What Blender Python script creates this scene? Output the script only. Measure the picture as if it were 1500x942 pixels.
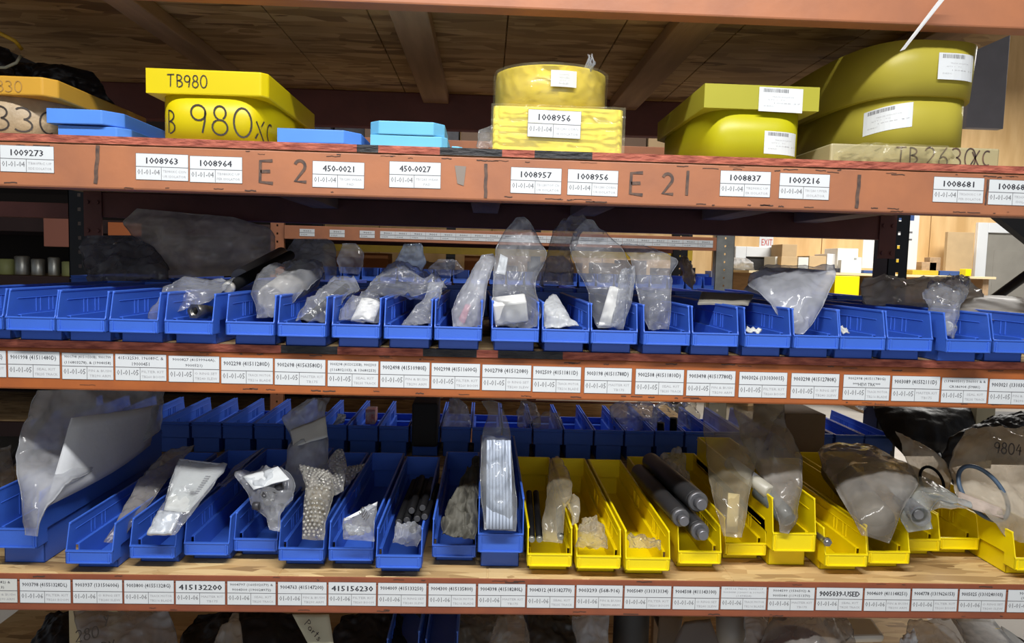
import bpy, bmesh, math, random
from mathutils import Vector, Matrix, noise
random.seed(7)
for o in list(bpy.data.objects): bpy.data.objects.remove(o)
SC = bpy.context.scene
COL = SC.collection
V = Vector

# ------------------------------------------------------------------ camera, world, lights, exposure
cd = bpy.data.cameras.new('camera'); cam = bpy.data.objects.new('camera', cd); COL.objects.link(cam)
psi, phi, rho = 0.03772355, 0.076663, 0.02717252
fv = V((math.sin(psi)*math.cos(phi), math.cos(psi)*math.cos(phi), -math.sin(phi)))
rv = V((math.cos(psi), -math.sin(psi), 0)); uv = rv.cross(fv)
r2 = rv*math.cos(rho)+uv*math.sin(rho); u2 = -rv*math.sin(rho)+uv*math.cos(rho)
cam.matrix_world = Matrix(((r2.x, u2.x, -fv.x, 0), (r2.y, u2.y, -fv.y, -1.52), (r2.z, u2.z, -fv.z, 1.42), (0, 0, 0, 1)))
cd.sensor_width = 36.0; cd.lens = 36.0*1080/1500; cd.clip_start = 0.05
SC.camera = cam
SC.view_settings.view_transform = 'Standard'; SC.view_settings.look = 'None'
SC.view_settings.gamma = 1; SC.view_settings.exposure = 0.0
SC.cycles.transparent_max_bounces = 24
W = bpy.data.worlds.new('world'); SC.world = W; W.use_nodes = True
W.node_tree.nodes['Background'].inputs[0].default_value = (0.80, 0.88, 1.0, 1)
W.node_tree.nodes['Background'].inputs[1].default_value = 0.20
def area(name, loc, sx, sy, power, color=(1, .97, .93), rot=(0, 0, 0)):
    l = bpy.data.lights.new(name, 'AREA'); l.shape = 'RECTANGLE'; l.size = sx; l.size_y = sy
    l.energy = power; l.color = color
    o = bpy.data.objects.new(name, l); o.location = loc; o.rotation_euler = rot; COL.objects.link(o); return o
area('aisle_tube_light', (-0.05, -1.3, 3.0), 2.3, 0.14, 112, (1, .985, .96))
area('aisle_front_fill', (0.3, -4.2, 1.75), 3.6, 1.6, 22, (.86, .93, 1.0), (math.radians(90), 0, 0))  # added soft fill from the camera side, not a window
area('rear_aisle_light', (0.2, 2.35, 3.1), 2.4, 0.16, 36, (1, .98, .95))
area('far_bay_light', (4.3, 4.2, 3.5), 2.4, 1.2, 230, (1, .97, .92))

# ------------------------------------------------------------------ materials
MATS = {}
def mat(name, col, rough=0.5, metal=0.0, var=0.0, vscale=8.0, bump=0.0, bscale=60.0, spec=0.5, trans=0.0, coat=0.0, col2=None, stretch=(1, 1, 1)):
    if name in MATS: return MATS[name]
    m = bpy.data.materials.new(name); m.use_nodes = True; nt = m.node_tree; b = nt.nodes['Principled BSDF']
    b.inputs['Base Color'].default_value = (*col, 1); b.inputs['Roughness'].default_value = rough
    b.inputs['Metallic'].default_value = metal; b.inputs['Specular IOR Level'].default_value = spec
    b.inputs['Coat Weight'].default_value = coat
    tc = nt.nodes.new('ShaderNodeTexCoord'); mp = nt.nodes.new('ShaderNodeMapping'); mp.inputs['Scale'].default_value = stretch
    nt.links.new(tc.outputs['Object'], mp.inputs[0])
    n = nt.nodes.new('ShaderNodeTexNoise'); n.inputs['Scale'].default_value = vscale; n.inputs['Detail'].default_value = 5
    nt.links.new(mp.outputs[0], n.inputs['Vector'])
    r = nt.nodes.new('ShaderNodeValToRGB'); r.color_ramp.elements[0].position = .32; r.color_ramp.elements[1].position = .68
    c2 = col2 if col2 else tuple(c*(1-var) for c in col)
    r.color_ramp.elements[0].color = (*c2, 1); r.color_ramp.elements[1].color = (*col, 1)
    nt.links.new(n.outputs['Fac'], r.inputs[0]); nt.links.new(r.outputs[0], b.inputs['Base Color'])
    if bump > 0:
        n2 = nt.nodes.new('ShaderNodeTexNoise'); n2.inputs['Scale'].default_value = bscale; n2.inputs['Detail'].default_value = 4
        nt.links.new(mp.outputs[0], n2.inputs['Vector'])
        bp = nt.nodes.new('ShaderNodeBump'); bp.inputs['Strength'].default_value = bump; bp.inputs['Distance'].default_value = .004
        nt.links.new(n2.outputs['Fac'], bp.inputs['Height']); nt.links.new(bp.outputs[0], b.inputs['Normal'])
    if trans > 0:
        tr = nt.nodes.new('ShaderNodeBsdfTranslucent'); nt.links.new(r.outputs[0], tr.inputs[0])
        mx = nt.nodes.new('ShaderNodeMixShader'); mx.inputs[0].default_value = trans
        nt.links.new(b.outputs[0], mx.inputs[1]); nt.links.new(tr.outputs[0], mx.inputs[2])
        nt.links.new(mx.outputs[0], nt.nodes['Material Output'].inputs[0])
    MATS[name] = m; return m

def film(name, haze, col=(.8, .83, .88), rough=.13, scale=22.0, bump=.6, gloss=.30, tint=(1, 1, 1)):
    """thin polythene: mostly see-through, hazy patches, creases that glint"""
    if name in MATS: return MATS[name]
    m = bpy.data.materials.new(name); m.use_nodes = True; nt = m.node_tree; N = nt.nodes; L = nt.links
    N.remove(N['Principled BSDF']); out = N['Material Output']
    tc = N.new('ShaderNodeTexCoord'); n = N.new('ShaderNodeTexNoise'); n.noise_type = 'RIDGED_MULTIFRACTAL'; n.inputs['Scale'].default_value = scale
    n.inputs['Detail'].default_value = 3; n.inputs['Distortion'].default_value = .8; L.new(tc.outputs['Object'], n.inputs['Vector'])
    bp = N.new('ShaderNodeBump'); bp.inputs['Strength'].default_value = bump; bp.inputs['Distance'].default_value = .008
    L.new(n.outputs['Fac'], bp.inputs['Height'])
    n2 = N.new('ShaderNodeTexNoise'); n2.inputs['Scale'].default_value = scale*.45; n2.inputs['Detail'].default_value = 3; L.new(tc.outputs['Object'], n2.inputs['Vector'])
    mr = N.new('ShaderNodeMapRange'); mr.inputs[1].default_value = .3; mr.inputs[2].default_value = .72
    mr.inputs[3].default_value = haze*.45; mr.inputs[4].default_value = min(1, haze*1.7); L.new(n2.outputs['Fac'], mr.inputs[0])
    t = N.new('ShaderNodeBsdfTransparent'); t.inputs[0].default_value = (*tint, 1)
    d = N.new('ShaderNodeBsdfDiffuse'); d.inputs[0].default_value = (*col, 1)
    tl = N.new('ShaderNodeBsdfTranslucent'); tl.inputs[0].default_value = (*col, 1)
    dm = N.new('ShaderNodeMixShader'); dm.inputs[0].default_value = .4; L.new(d.outputs[0], dm.inputs[1]); L.new(tl.outputs[0], dm.inputs[2])
    a = N.new('ShaderNodeMixShader'); L.new(mr.outputs[0], a.inputs[0]); L.new(t.outputs[0], a.inputs[1]); L.new(dm.outputs[0], a.inputs[2])
    g = N.new('ShaderNodeBsdfGlossy'); g.inputs['Roughness'].default_value = rough; L.new(bp.outputs[0], g.inputs['Normal'])
    lw = N.new('ShaderNodeLayerWeight'); lw.inputs['Blend'].default_value = gloss; L.new(bp.outputs[0], lw.inputs['Normal'])
    mg = N.new('ShaderNodeMath'); mg.operation = 'MULTIPLY'; mg.inputs[1].default_value = .65; L.new(lw.outputs['Fresnel'], mg.inputs[0])
    f = N.new('ShaderNodeMixShader'); L.new(mg.outputs[0], f.inputs[0]); L.new(a.outputs[0], f.inputs[1]); L.new(g.outputs[0], f.inputs[2])
    L.new(f.outputs[0], out.inputs[0]); MATS[name] = m; return m

def osb(name, cols, scale=1.0, rough=.7):
    m = bpy.data.materials.new(name); m.use_nodes = True; nt = m.node_tree; N = nt.nodes; L = nt.links; b = N['Principled BSDF']
    tc = N.new('ShaderNodeTexCoord'); prev = None
    for i, (rot, sc) in enumerate((((0, 0, .35), (9, 42, 30)), ((0, 0, 1.3), (11, 50, 30)), ((0, 0, -.5), (8, 38, 30)))):
        mp = N.new('ShaderNodeMapping'); mp.inputs['Rotation'].default_value = rot; mp.inputs['Scale'].default_value = tuple(s*scale for s in sc)
        L.new(tc.outputs['Object'], mp.inputs[0]); v = N.new('ShaderNodeTexVoronoi'); v.inputs['Scale'].default_value = 1.0; L.new(mp.outputs[0], v.inputs['Vector'])
        sp = N.new('ShaderNodeSeparateColor'); L.new(v.outputs['Color'], sp.inputs[0])
        r = N.new('ShaderNodeValToRGB'); L.new(sp.outputs[0], r.inputs[0]); r.color_ramp.elements.remove(r.color_ramp.elements[1])
        r.color_ramp.elements[0].color = (*cols[0], 1)
        for k, c in enumerate(cols[1:]):
            e = r.color_ramp.elements.new((k+1)/(len(cols)-1)); e.color = (*c, 1)
        if prev is None: prev = r.outputs[0]
        else:
            n = N.new('ShaderNodeTexNoise'); n.inputs['Scale'].default_value = 14*scale; n.inputs['Detail'].default_value = 2; L.new(mp.outputs[0], n.inputs['Vector']); n.inputs['Scale'].default_value = .6
            st = N.new('ShaderNodeMath'); st.operation = 'GREATER_THAN'; st.inputs[1].default_value = .52; L.new(n.outputs['Fac'], st.inputs[0])
            mx = N.new('ShaderNodeMix'); mx.data_type = 'RGBA'; L.new(st.outputs[0], mx.inputs[0]); L.new(prev, mx.inputs[6]); L.new(r.outputs[0], mx.inputs[7]); prev = mx.outputs[2]
    g = N.new('ShaderNodeTexNoise'); g.inputs['Scale'].default_value = 5; L.new(tc.outputs['Object'], g.inputs['Vector'])
    mg = N.new('ShaderNodeMix'); mg.data_type = 'RGBA'; mg.blend_type = 'MULTIPLY'; mg.inputs[0].default_value = .5; L.new(prev, mg.inputs[6]); L.new(g.outputs['Fac'], mg.inputs[7])
    L.new(mg.outputs[2], b.inputs['Base Color']); b.inputs['Roughness'].default_value = rough
    bp = N.new('ShaderNodeBump'); bp.inputs['Strength'].default_value = .25; bp.inputs['Distance'].default_value = .002; L.new(prev, bp.inputs['Height']); L.new(bp.outputs[0], b.inputs['Normal'])
    MATS[name] = m; return m

BLUE = mat('blue_polypropylene', (.048, .145, .64), .36, var=.12, bump=.05, bscale=300)
YEL = mat('yellow_polypropylene', (.93, .73, .002), .36, var=.06, bump=.05, bscale=300)
ORG = mat('orange_beam_paint', (.43, .165, .075), .5, var=.22, vscale=9, bump=.15, bscale=40, col2=(.34, .135, .07))
ORGD = mat('burnt_orange_beam_paint', (.44, .125, .028), .5, vscale=12, bump=.15, bscale=40, col2=(.34, .095, .028))
BEAMSH = mat('shaded_red_beam_paint', (.17, .055, .045), .55, var=.25, vscale=9, bump=.2)  # beam red darkened in colour for shade on the rear faces
BLACKSTEEL = mat('black_upright_steel', (.012, .013, .018), .45, var=.3)
REDEDGE = mat('red_painted_board_edge', (.50, .14, .085), .75, vscale=60, bump=1.0, bscale=90, col2=(.22, .045, .028), stretch=(.5, 1, 2))
BLKEDGE = mat('black_painted_board_edge', (.03, .03, .033), .6, vscale=40, bump=1.0, bscale=90, col2=(.008, .008, .01), stretch=(.5, 1, 2))
OSBL = osb('oriented_strand_board', [(.34, .20, .08), (.70, .46, .20), (.86, .62, .30), (.60, .37, .15), (.78, .54, .26)])
OSBD = osb('aged_strand_board', [(.26, .15, .07), (.60, .40, .19), (.76, .54, .29), (.44, .28, .13), (.66, .46, .23)], .7)
LUMB = mat('sawn_lumber', (.42, .28, .16), .7, var=.3, vscale=5, bump=.3, stretch=(6, .6, 6))
DARKW = mat('dark_stained_lumber', (.42, .27, .16), .7, var=.3, vscale=5, bump=.3, stretch=(6, .6, 6))
PLY = mat('plywood_wall', (.80, .55, .27), .6, vscale=5.0, col2=(.60, .37, .15), stretch=(1.6, 1, .25), bump=.05)
PAPER = mat('label_paper', (.68, .71, .73), .45)
PAPER2 = mat('aged_label_paper', (.62, .63, .60), .5)
INK = mat('label_ink', (.03, .03, .04), .6)
INKG = mat('label_rule_ink', (.13, .13, .14), .6)
INKL = mat('pale_label_ink', (.40, .40, .42), .6)
MARK = mat('marker_ink', (.035, .025, .02), .5)
MARKB = mat('worn_marker_ink', (.045, .035, .035), .6, vscale=60, col2=(.16, .09, .06))
UYEL = mat('bright_yellow_urethane', (.86, .70, .004), .38, var=.12, vscale=3, trans=.25)
UOLV = mat('olive_yellow_urethane', (.62, .54, .07), .40, vscale=3, col2=(.52, .44, .05), trans=.3)
UGRN = mat('lemon_urethane', (.66, .62, .005), .36, vscale=3, col2=(.56, .52, .02), trans=.25)
UAMB = mat('amber_urethane', (.66, .36, .04), .4, var=.15, vscale=4, trans=.15)
UBLU = mat('blue_urethane', (.09, .27, .82), .42, var=.1)
ULBL = mat('light_blue_urethane', (.15, .50, .80), .42, var=.1)
KRAFT = mat('kraft_tape', (.50, .38, .24), .5, var=.3, vscale=25, bump=.5, bscale=80)
KBOX = mat('cardboard', (.50, .36, .20), .8, var=.12)
RUBBER = mat('black_rubber', (.006, .006, .007), .6, var=.3, spec=.10, bump=.15, bscale=120)
DGREY = mat('dark_grey_steel', (.075, .075, .085), .4, .4, var=.4, vscale=20, bump=.2)
STEEL = mat('machined_steel', (.42, .42, .43), .3, .9, var=.3, vscale=30)
GALV = mat('galvanised_steel', (.50, .50, .46), .38, .8, var=.3, vscale=12)
WHITE = mat('white_plastic', (.80, .80, .80), .4)
WHBOX = mat('white_carton', (.80, .79, .76), .6, var=.06)
GRSHEET = mat('grey_foam_sheet', (.55, .57, .60), .6, var=.15, vscale=6, bump=.2)
SILV = mat('silver_sheet', (.62, .65, .70), .35, .3, var=.2, vscale=18, bump=.6, bscale=30)
CLOTH = mat('grey_green_fabric', (.11, .105, .085), .7, var=.6, vscale=15, bump=.6, bscale=50)
FAB = mat('black_bag_plastic', (.012, .011, .014), .45, spec=.3, var=.3, bump=.9, bscale=25)
CLR = film('clear_polythene', .19, (.74, .76, .80), tint=(.93, .94, .95))
CLRH = film('hazy_polythene', .36, (.74, .76, .80), tint=(.90, .91, .93))
CLRD = film('dusty_polythene', .32, (.62, .59, .55), bump=.35, tint=(.86, .84, .82))
CLRY = film('warm_hazy_polythene', .24, (.68, .63, .50), bump=.45, tint=(.95, .93, .87))
WRAPY = film('stretch_wrap', .10, (.95, .90, .60), rough=.12, scale=30, bump=.5, gloss=.25, tint=(1, .99, .93))
BUBB = film('bubble_wrap_film', .42, (.62, .60, .54), rough=.08, scale=120, bump=1.0, gloss=.5)
CONC = mat('concrete_floor', (.46, .43, .39), .8, var=.2, vscale=3, bump=.2)
CEIL = mat('ceiling_sheet', (.55, .53, .50), .8)
GREYP = mat('grey_painted_panel', (.22, .21, .23), .6, var=.1)
DOORG = mat('grey_door', (.30, .285, .25), .6, var=.1)
DOORW = mat('white_door_frame', (.75, .78, .80), .5)
BLUEP = mat('navy_print', (.03, .07, .22), .5)
REDP = mat('red_print', (.55, .03, .02), .5)
MAROON = mat('maroon_plastic', (.10, .015, .03), .4)
DYEL = mat('yellow_steel', (.62, .42, .03), .5, var=.2)
PINK = mat('pink_gasket', (.55, .14, .20), .5, var=.4, vscale=30)

# ------------------------------------------------------------------ mesh helpers
def obj(name, bm, m, parent=None, smooth=False, bev=0.0, recalc=True):
    if recalc: bmesh.ops.recalc_face_normals(bm, faces=bm.faces)
    me = bpy.data.meshes.new(name); bm.to_mesh(me); bm.free()
    for mm in (m if isinstance(m, (list, tuple)) else [m]): me.materials.append(mm)
    if smooth: me.polygons.foreach_set('use_smooth', [True]*len(me.polygons))
    o = bpy.data.objects.new(name, me); COL.objects.link(o)
    if parent: o.parent = parent
    if bev > 0:
        b = o.modifiers.new('bevel', 'BEVEL'); b.width = bev; b.segments = 2; b.limit_method = 'ANGLE'
    return o
def T(o, cat, label, group=None, kind=None):
    o['category'] = cat; o['label'] = label
    if group: o['group'] = group
    if kind: o['kind'] = kind
    return o
def empty(name, loc=(0, 0, 0), rz=0):
    o = bpy.data.objects.new(name, None); o.location = loc; o.rotation_euler[2] = rz; o.empty_display_size = .02; COL.objects.link(o); return o
def B(): return bmesh.new()
def box(bm, x0, y0, z0, x1, y1, z1, mi=0):
    vs = [bm.verts.new((x, y, z)) for x in (x0, x1) for y in (y0, y1) for z in (z0, z1)]
    for q in ((0, 1, 3, 2), (4, 6, 7, 5), (0, 4, 5, 1), (2, 3, 7, 6), (0, 2, 6, 4), (1, 5, 7, 3)):
        f = bm.faces.new([vs[i] for i in q]); f.material_index = mi
    return vs
def prism(bm, pts, off, mi=0):
    """closed polygon pts (3D) extruded by vector off"""
    a = [bm.verts.new(p) for p in pts]; b = [bm.verts.new(V(p)+V(off)) for p in pts]; n = len(pts)
    fs = [bm.faces.new(a), bm.faces.new(b[::-1])]+[bm.faces.new((a[i], b[i], b[(i+1) % n], a[(i+1) % n])) for i in range(n)]
    for f in fs: f.material_index = mi
def tube(bm, path, r, seg=14, cap=True, mi=0):
    path = [V(p) for p in path]; n = len(path); rs = r if isinstance(r, (list, tuple)) else [r]*n; rings = []; prev = None
    for i, p in enumerate(path):
        d = (path[min(i+1, n-1)]-path[max(i-1, 0)]).normalized()
        a = d.cross(V((0, 0, 1)) if abs(d.z) < .95 else V((1, 0, 0))).normalized() if prev is None else (prev-d*prev.dot(d)).normalized()
        prev = a; b = d.cross(a)
        rings.append([bm.verts.new(p+(a*math.cos(t)+b*math.sin(t))*rs[i]) for t in [k*2*math.pi/seg for k in range(seg)]])
    for i in range(n-1):
        for k in range(seg):
            f = bm.faces.new((rings[i][k], rings[i][(k+1) % seg], rings[i+1][(k+1) % seg], rings[i+1][k])); f.material_index = mi; f.smooth = True
    if cap:
        for rr in (rings[0][::-1], rings[-1]): bm.faces.new(rr).material_index = mi
def stepped(bm, p0, p1, prof, seg=20):
    """solid of revolution from p0 to p1; prof = [(t, radius)]"""
    p0 = V(p0); p1 = V(p1); tube(bm, [p0.lerp(p1, t) for t, r in prof], [r for t, r in prof], seg)
def hollow(bm, p0, p1, ro, ri, seg=20):
    p0 = V(p0); p1 = V(p1); d = (p1-p0).normalized(); a = d.cross(V((0, 0, 1)) if abs(d.z) < .95 else V((1, 0, 0))).normalized(); b = d.cross(a)
    R = [[bm.verts.new(p+(a*math.cos(k*2*math.pi/seg)+b*math.sin(k*2*math.pi/seg))*r) for k in range(seg)] for p, r in ((p0, ro), (p1, ro), (p1, ri), (p0, ri))]
    for j in range(4):
        for k in range(seg): bm.faces.new((R[j][k], R[j][(k+1) % seg], R[(j+1) % 4][(k+1) % seg], R[(j+1) % 4][k])).smooth = (j % 2 == 0)

def crom(P, t, lin=.7):
    n = len(P)-1; x = t*n; i = min(int(x), n-1); f = x-i
    p0, p1, p2, p3 = P[max(i-1, 0)], P[i], P[i+1], P[min(i+2, n)]
    return (p1.lerp(p2, f))*lin+(1-lin)*.5*((2*p1)+(p2-p0)*f+(2*p0-5*p1+4*p2-p3)*f*f+(3*p1-p0-3*p2+p3)*f**3)
def bag_bm(rows, wr=.006, freq=16, nu=34, nv=44, seed=0, layers=2, puffu=.5):
    """rows, bottom to top: (left point, right point, half thickness). A pillow of film with creases."""
    bm = B(); Ls = [V(r[0]) for r in rows]; Rs = [V(r[1]) for r in rows]; Th = [V((r[2], 0, 0)) for r in rows]
    so = V((seed*3.7, seed*1.9, seed*5.3)); grids = []
    for side in ((1, -1) if layers == 2 else (1,)):
        g = []
        for j in range(nv+1):
            v = j/nv; Lp = crom(Ls, v); Rp = crom(Rs, v); th = crom(Th, v).x
            dv = (crom(Ls, min(1, v+.02))+crom(Rs, min(1, v+.02))-crom(Ls, max(0, v-.02))-crom(Rs, max(0, v-.02)))
            nrm = (Rp-Lp).cross(dv); nrm = nrm.normalized() if nrm.length > 1e-9 else V((0, -1, 0))
            row = []
            for i in range(nu+1):
                u = i/nu; p = Lp.lerp(Rp, u)
                e = max(0.0, math.sin(math.pi*u))**puffu; ev = min(1, 6*min(v, 1-v)+.12)
                q = p*freq+so
                c = abs(noise.noise(q))*1.3+.7*abs(noise.noise(q*2.1+V((3, 1, 7))))+.4*abs(noise.noise(q*4.3+V((1, 8, 2))))
                c2 = noise.noise(q*.7+V((9, 2, 4)))
                p2 = p+nrm*side*(th*e*ev)+nrm*((.45-c)*wr*(1.9 if side > 0 else 1.3)+c2*wr*1.2)
                p2 += (Rp-Lp).normalized()*noise.noise(q*1.3+V((5, 5, 5)))*wr*.6
                row.append(bm.verts.new(p2))
            g.append(row)
        grids.append(g)
        for j in range(nv):
            for i in range(nu):
                bm.faces.new((g[j][i], g[j][i+1], g[j+1][i+1], g[j+1][i])).smooth = True
    if layers == 2:   # welded seam all round
        g, h = grids; m = nu
        for k in (0, m):
            for j in range(nv): bm.faces.new((g[j][k], g[j+1][k], h[j+1][k], h[j][k])).smooth = True
            tube(bm, [(g[j][k].co+h[j][k].co)/2 for j in range(nv+1)], .0011, 4, cap=False)
        tube(bm, [(g[nv][i].co+h[nv][i].co)/2 for i in range(nu+1)], .0008, 4, cap=False)
    return bm
def bag(name, rows, m, cat, label, group=None, parent=None, **k):
    bm = bag_bm(rows, seed=len(bpy.data.objects) % 97, **k)
    o = obj(name, bm, m, parent, recalc=False)
    if cat: T(o, cat, label, group)
    return o
def sheet(name, pts, th, m, parent=None, nu=8, nv=8, wob=.002, bow=0.0):
    """thin solid sheet through 4 corners (bl, br, tr, tl), slightly waved"""
    bl, br, tr, tl = [V(p) for p in pts]; n = (br-bl).cross(tl-bl).normalized(); bm = B(); G = []
    for s in (0, 1):
        g = [[bm.verts.new(bl.lerp(br, i/nu).lerp(tl.lerp(tr, i/nu), j/nv)+n*(s*th+wob*noise.noise(V((i*.5+bl.x*9, j*.5, bl.z*7)))+bow*math.sin(math.pi*i/nu))) for i in range(nu+1)] for j in range(nv+1)]
        G.append(g)
        for j in range(nv):
            for i in range(nu):
                q = (g[j][i], g[j][i+1], g[j+1][i+1], g[j+1][i]); bm.faces.new(q if s else q[::-1]).smooth = True
    a, b = G
    edge = [(0, i) for i in range(nu+1)]+[(j, nu) for j in range(1, nv+1)]+[(nv, i) for i in range(nu-1, -1, -1)]+[(j, 0) for j in range(nv-1, 0, -1)]
    for k in range(len(edge)):
        e, f = edge[k], edge[(k+1) % len(edge)]; bm.faces.new((a[e[0]][e[1]], a[f[0]][f[1]], b[f[0]][f[1]], b[e[0]][e[1]]))
    return obj(name, bm, m, parent)

# ------------------------------------------------------------------ flat print: 2D designs carried onto a surface
FONT = {}
def text2d(s):
    if s in FONT: return FONT[s]
    c = bpy.data.curves.new('t', 'FONT'); c.body = s; c.size = 1; c.resolution_u = 1; c.fill_mode = 'FRONT'
    o = bpy.data.objects.new('t', c); me = bpy.data.meshes.new_from_object(o)
    vs = [(v.co.x, v.co.y) for v in me.vertices]; fs = [tuple(p.vertices) for p in me.polygons]
    bpy.data.objects.remove(o); bpy.data.curves.remove(c); bpy.data.meshes.remove(me)
    xs = [v[0] for v in vs] or [0]; ys = [v[1] for v in vs] or [0]
    FONT[s] = (vs, fs, min(xs), max(xs), min(ys), max(ys)); return FONT[s]
class Design:
    def __init__(s): s.v = []; s.f = []
    def rect(s, x0, y0, x1, y1, mi, lay=1, nx=1):
        for k in range(nx):
            a = x0+(x1-x0)*k/nx; b = x0+(x1-x0)*(k+1)/nx; n = len(s.v)
            s.v += [(a, y0, lay), (b, y0, lay), (b, y1, lay), (a, y1, lay)]; s.f.append(((n, n+1, n+2, n+3), mi))
    def text(s, t, cx, cy, w, h, mi, bold=0):
        vs, fs, x0, x1, y0, y1 = text2d(t)
        if x1 <= x0: return
        for dx in ((0,) if not bold else (-bold, 0, bold)):
            n = len(s.v)
            s.v += [(cx+((x-x0)/(x1-x0)-.5)*w+dx, cy+((y-y0)/(y1-y0)-.5)*h, 2+.3*(dx > 0)-.3*(dx < 0)) for x, y in vs]
            s.f += [(tuple(i+n for i in f), mi) for f in fs]
    def stroke(s, pts, w, mi):
        n0 = len(s.v); m = len(pts)
        for i, (x, y) in enumerate(pts):
            a = pts[max(i-1, 0)]; b = pts[min(i+1, m-1)]; dx, dy = b[0]-a[0], b[1]-a[1]; l = math.hypot(dx, dy) or 1
            s.v += [(x-dy/l*w/2, y+dx/l*w/2, 2), (x+dy/l*w/2, y-dx/l*w/2, 2)]
        for i in range(m-1):
            q = n0+2*i; s.f.append(((q, q+1, q+3, q+2), mi))
    def build(s, name, fn, mats, parent=None, lay=.00025):
        """fn(x, y) -> (point, normal)"""
        bm = B(); vs = []
        for x, y, l in s.v:
            p, n = fn(x, y); vs.append(bm.verts.new(V(p)+V(n)*(l*lay)))
        for f, mi in s.f:
            try: fc = bm.faces.new([vs[i] for i in f]); fc.material_index = mi
            except ValueError: pass
        return obj(name, bm, mats, parent, recalc=False)
def arc(cx, cy, rx, ry, a0, a1, n=12): return [(cx+rx*math.cos(math.radians(a0+(a1-a0)*k/n)), cy+ry*math.sin(math.radians(a0+(a1-a0)*k/n))) for k in range(n+1)]
HAND = {  # marker strokes on a 1-high cell
 'T': (.7, [[(0, .97), (.65, 1)], [(.33, 1), (.3, 0)]]), 'B': (.6, [[(.08, 1), (.1, 0)], [(.06, .98)]+arc(.15, .75, .35, .23, 80, -80, 8)+[(.1, .5)]+arc(.15, .25, .42, .26, 80, -85, 8)]),
 '9': (.6, [arc(.28, .68, .25, .26, 20, 380, 16)+[(.5, .4), (.42, 0)]]), '8': (.62, [arc(.3, .75, .2, .23, -60, 250, 14)+arc(.3, .25, .26, .26, 120, -240, 16)]),
 '0': (.68, [arc(.32, .5, .29, .5, 80, 440, 20)]), 'X': (.6, [[(.05, .85), (.5, 0)], [(.52, .95), (.0, .05)]]), 'C': (.6, [arc(.32, .48, .28, .45, 60, 300, 14)]),
 'E': (.7, [[(.6, .98), (.08, .95), (.06, .05), (.62, .0)], [(.08, .5), (.5, .52)]]), '2': (.65, [arc(.28, .72, .25, .26, 160, -35, 10)+[(.05, .02), (.6, .0)]]),
 '6': (.6, [[(.45, 1), (.15, .6)]+arc(.28, .27, .23, .26, 150, -200, 16)]), '3': (.6, [arc(.22, .74, .25, .24, 140, -80, 10)+arc(.22, .26, .3, .26, 80, -140, 10)]),
 '4': (.6, [[(.3, 1), (.02, .4), (.55, .42)], [(.42, .8), (.4, 0)]]), 'P': (.55, [[(.1, 1), (.08, 0)], [(.02, .95)]+arc(.15, .75, .35, .23, 80, -80, 8)]),
 'a': (.5, [arc(.22, .25, .2, .24, 30, 380, 12)+[(.42, .02)]]), 'r': (.35, [[(.05, .5), (.08, 0)], [(.07, .3), (.3, .5)]]), 't': (.4, [[(.18, .9), (.18, 0)], [(0, .6), (.36, .62)]]),
 's': (.4, [[(.33, .45), (.1, .48), (.1, .3), (.32, .22), (.28, .02), (.02, .04)]]), 'S': (.5, [[(.45, .95), (.1, .9), (.1, .6), (.45, .42), (.42, .05), (.02, .05)]]),
 'U': (.5, [[(.05, 1), (.06, .2), (.25, 0), (.42, .2), (.44, 1)]]), 'N': (.5, [[(.03, 0), (.05, 1), (.42, .02), (.45, 1)]]), 'Y': (.55, [[(0, .95), (.25, .5)], [(.5, 1), (.15, 0)]]),
 '7': (.55, [[(0, .95), (.5, 1), (.25, 0)]]), '1': (.25, [[(.1, 1), (.08, 0)]]), ' ': (.45, []), '|': (.3, [[(.1, 1.1), (.12, -.1)]]), 'R': (.6, [[(.08, 1), (.1, 0)], [(.06, .98)]+arc(.15, .75, .35, .23, 80, -80, 8)+[(.1, .5), (.5, 0)]])}
def hand(d, s, x, y, h, w, mi, xs=1.0):
    for ch in s:
        adv, st = HAND[ch]
        for p in st: d.stroke([(x+a*h*xs, y+b*h) for a, b in p], w, mi)
        x += adv*h*xs+.12*h*xs
    return x
def barcode(d, x0, y0, x1, y1, mi):
    x = x0
    while x < x1:
        w = random.choice((.0008, .0012, .0018)); d.rect(x, y0, min(x+w, x1), y1, mi, 2); x += w+random.choice((.0008, .0014))

# ------------------------------------------------------------------ measured positions (metres)
LBL04 = [(-0.9678, -0.8618, 1.63, '1009273', ['TB80FRC UP', 'SIDE ISOLATOR']), (-0.7033, -0.5985, 1.6225, '1008963', ['TB980XC CON', 'UR ISOLATOR']), (-0.5972, -0.4919, 1.6206, '1008964', ['TB980XC UP', 'PER ISOLATOR']), (-0.3533, -0.2481, 1.6183, '450-0021', ['TB1280 WEAR', 'PAD']), (-0.1994, -0.0941, 1.6225, '450-0027', ['TB1283 WEAR', 'PAD']), (0.0467, 0.1519, 1.6187, '1008957', ['TB1280TOP CH', 'UR ISOLATOR']), (0.1632, 0.2683, 1.6183, '1008956', ['TB1280 CORN', 'UR ISOLATOR']), (0.4781, 0.5847, 1.6255, '1008837', ['TB290XC UP', 'ER ISOLATOR']), (0.6021, 0.7087, 1.6245, '1009216', ['TB1280 UPPER', 'ISOLATOR']), (0.9269, 1.0359, 1.6271, '1008681', ['TB2630XC UP', 'PER ISOLATOR']), (1.0451, 1.1547, 1.6251, '1008680', ['TB2630XC LO', 'ISOLATOR'])]
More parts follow.
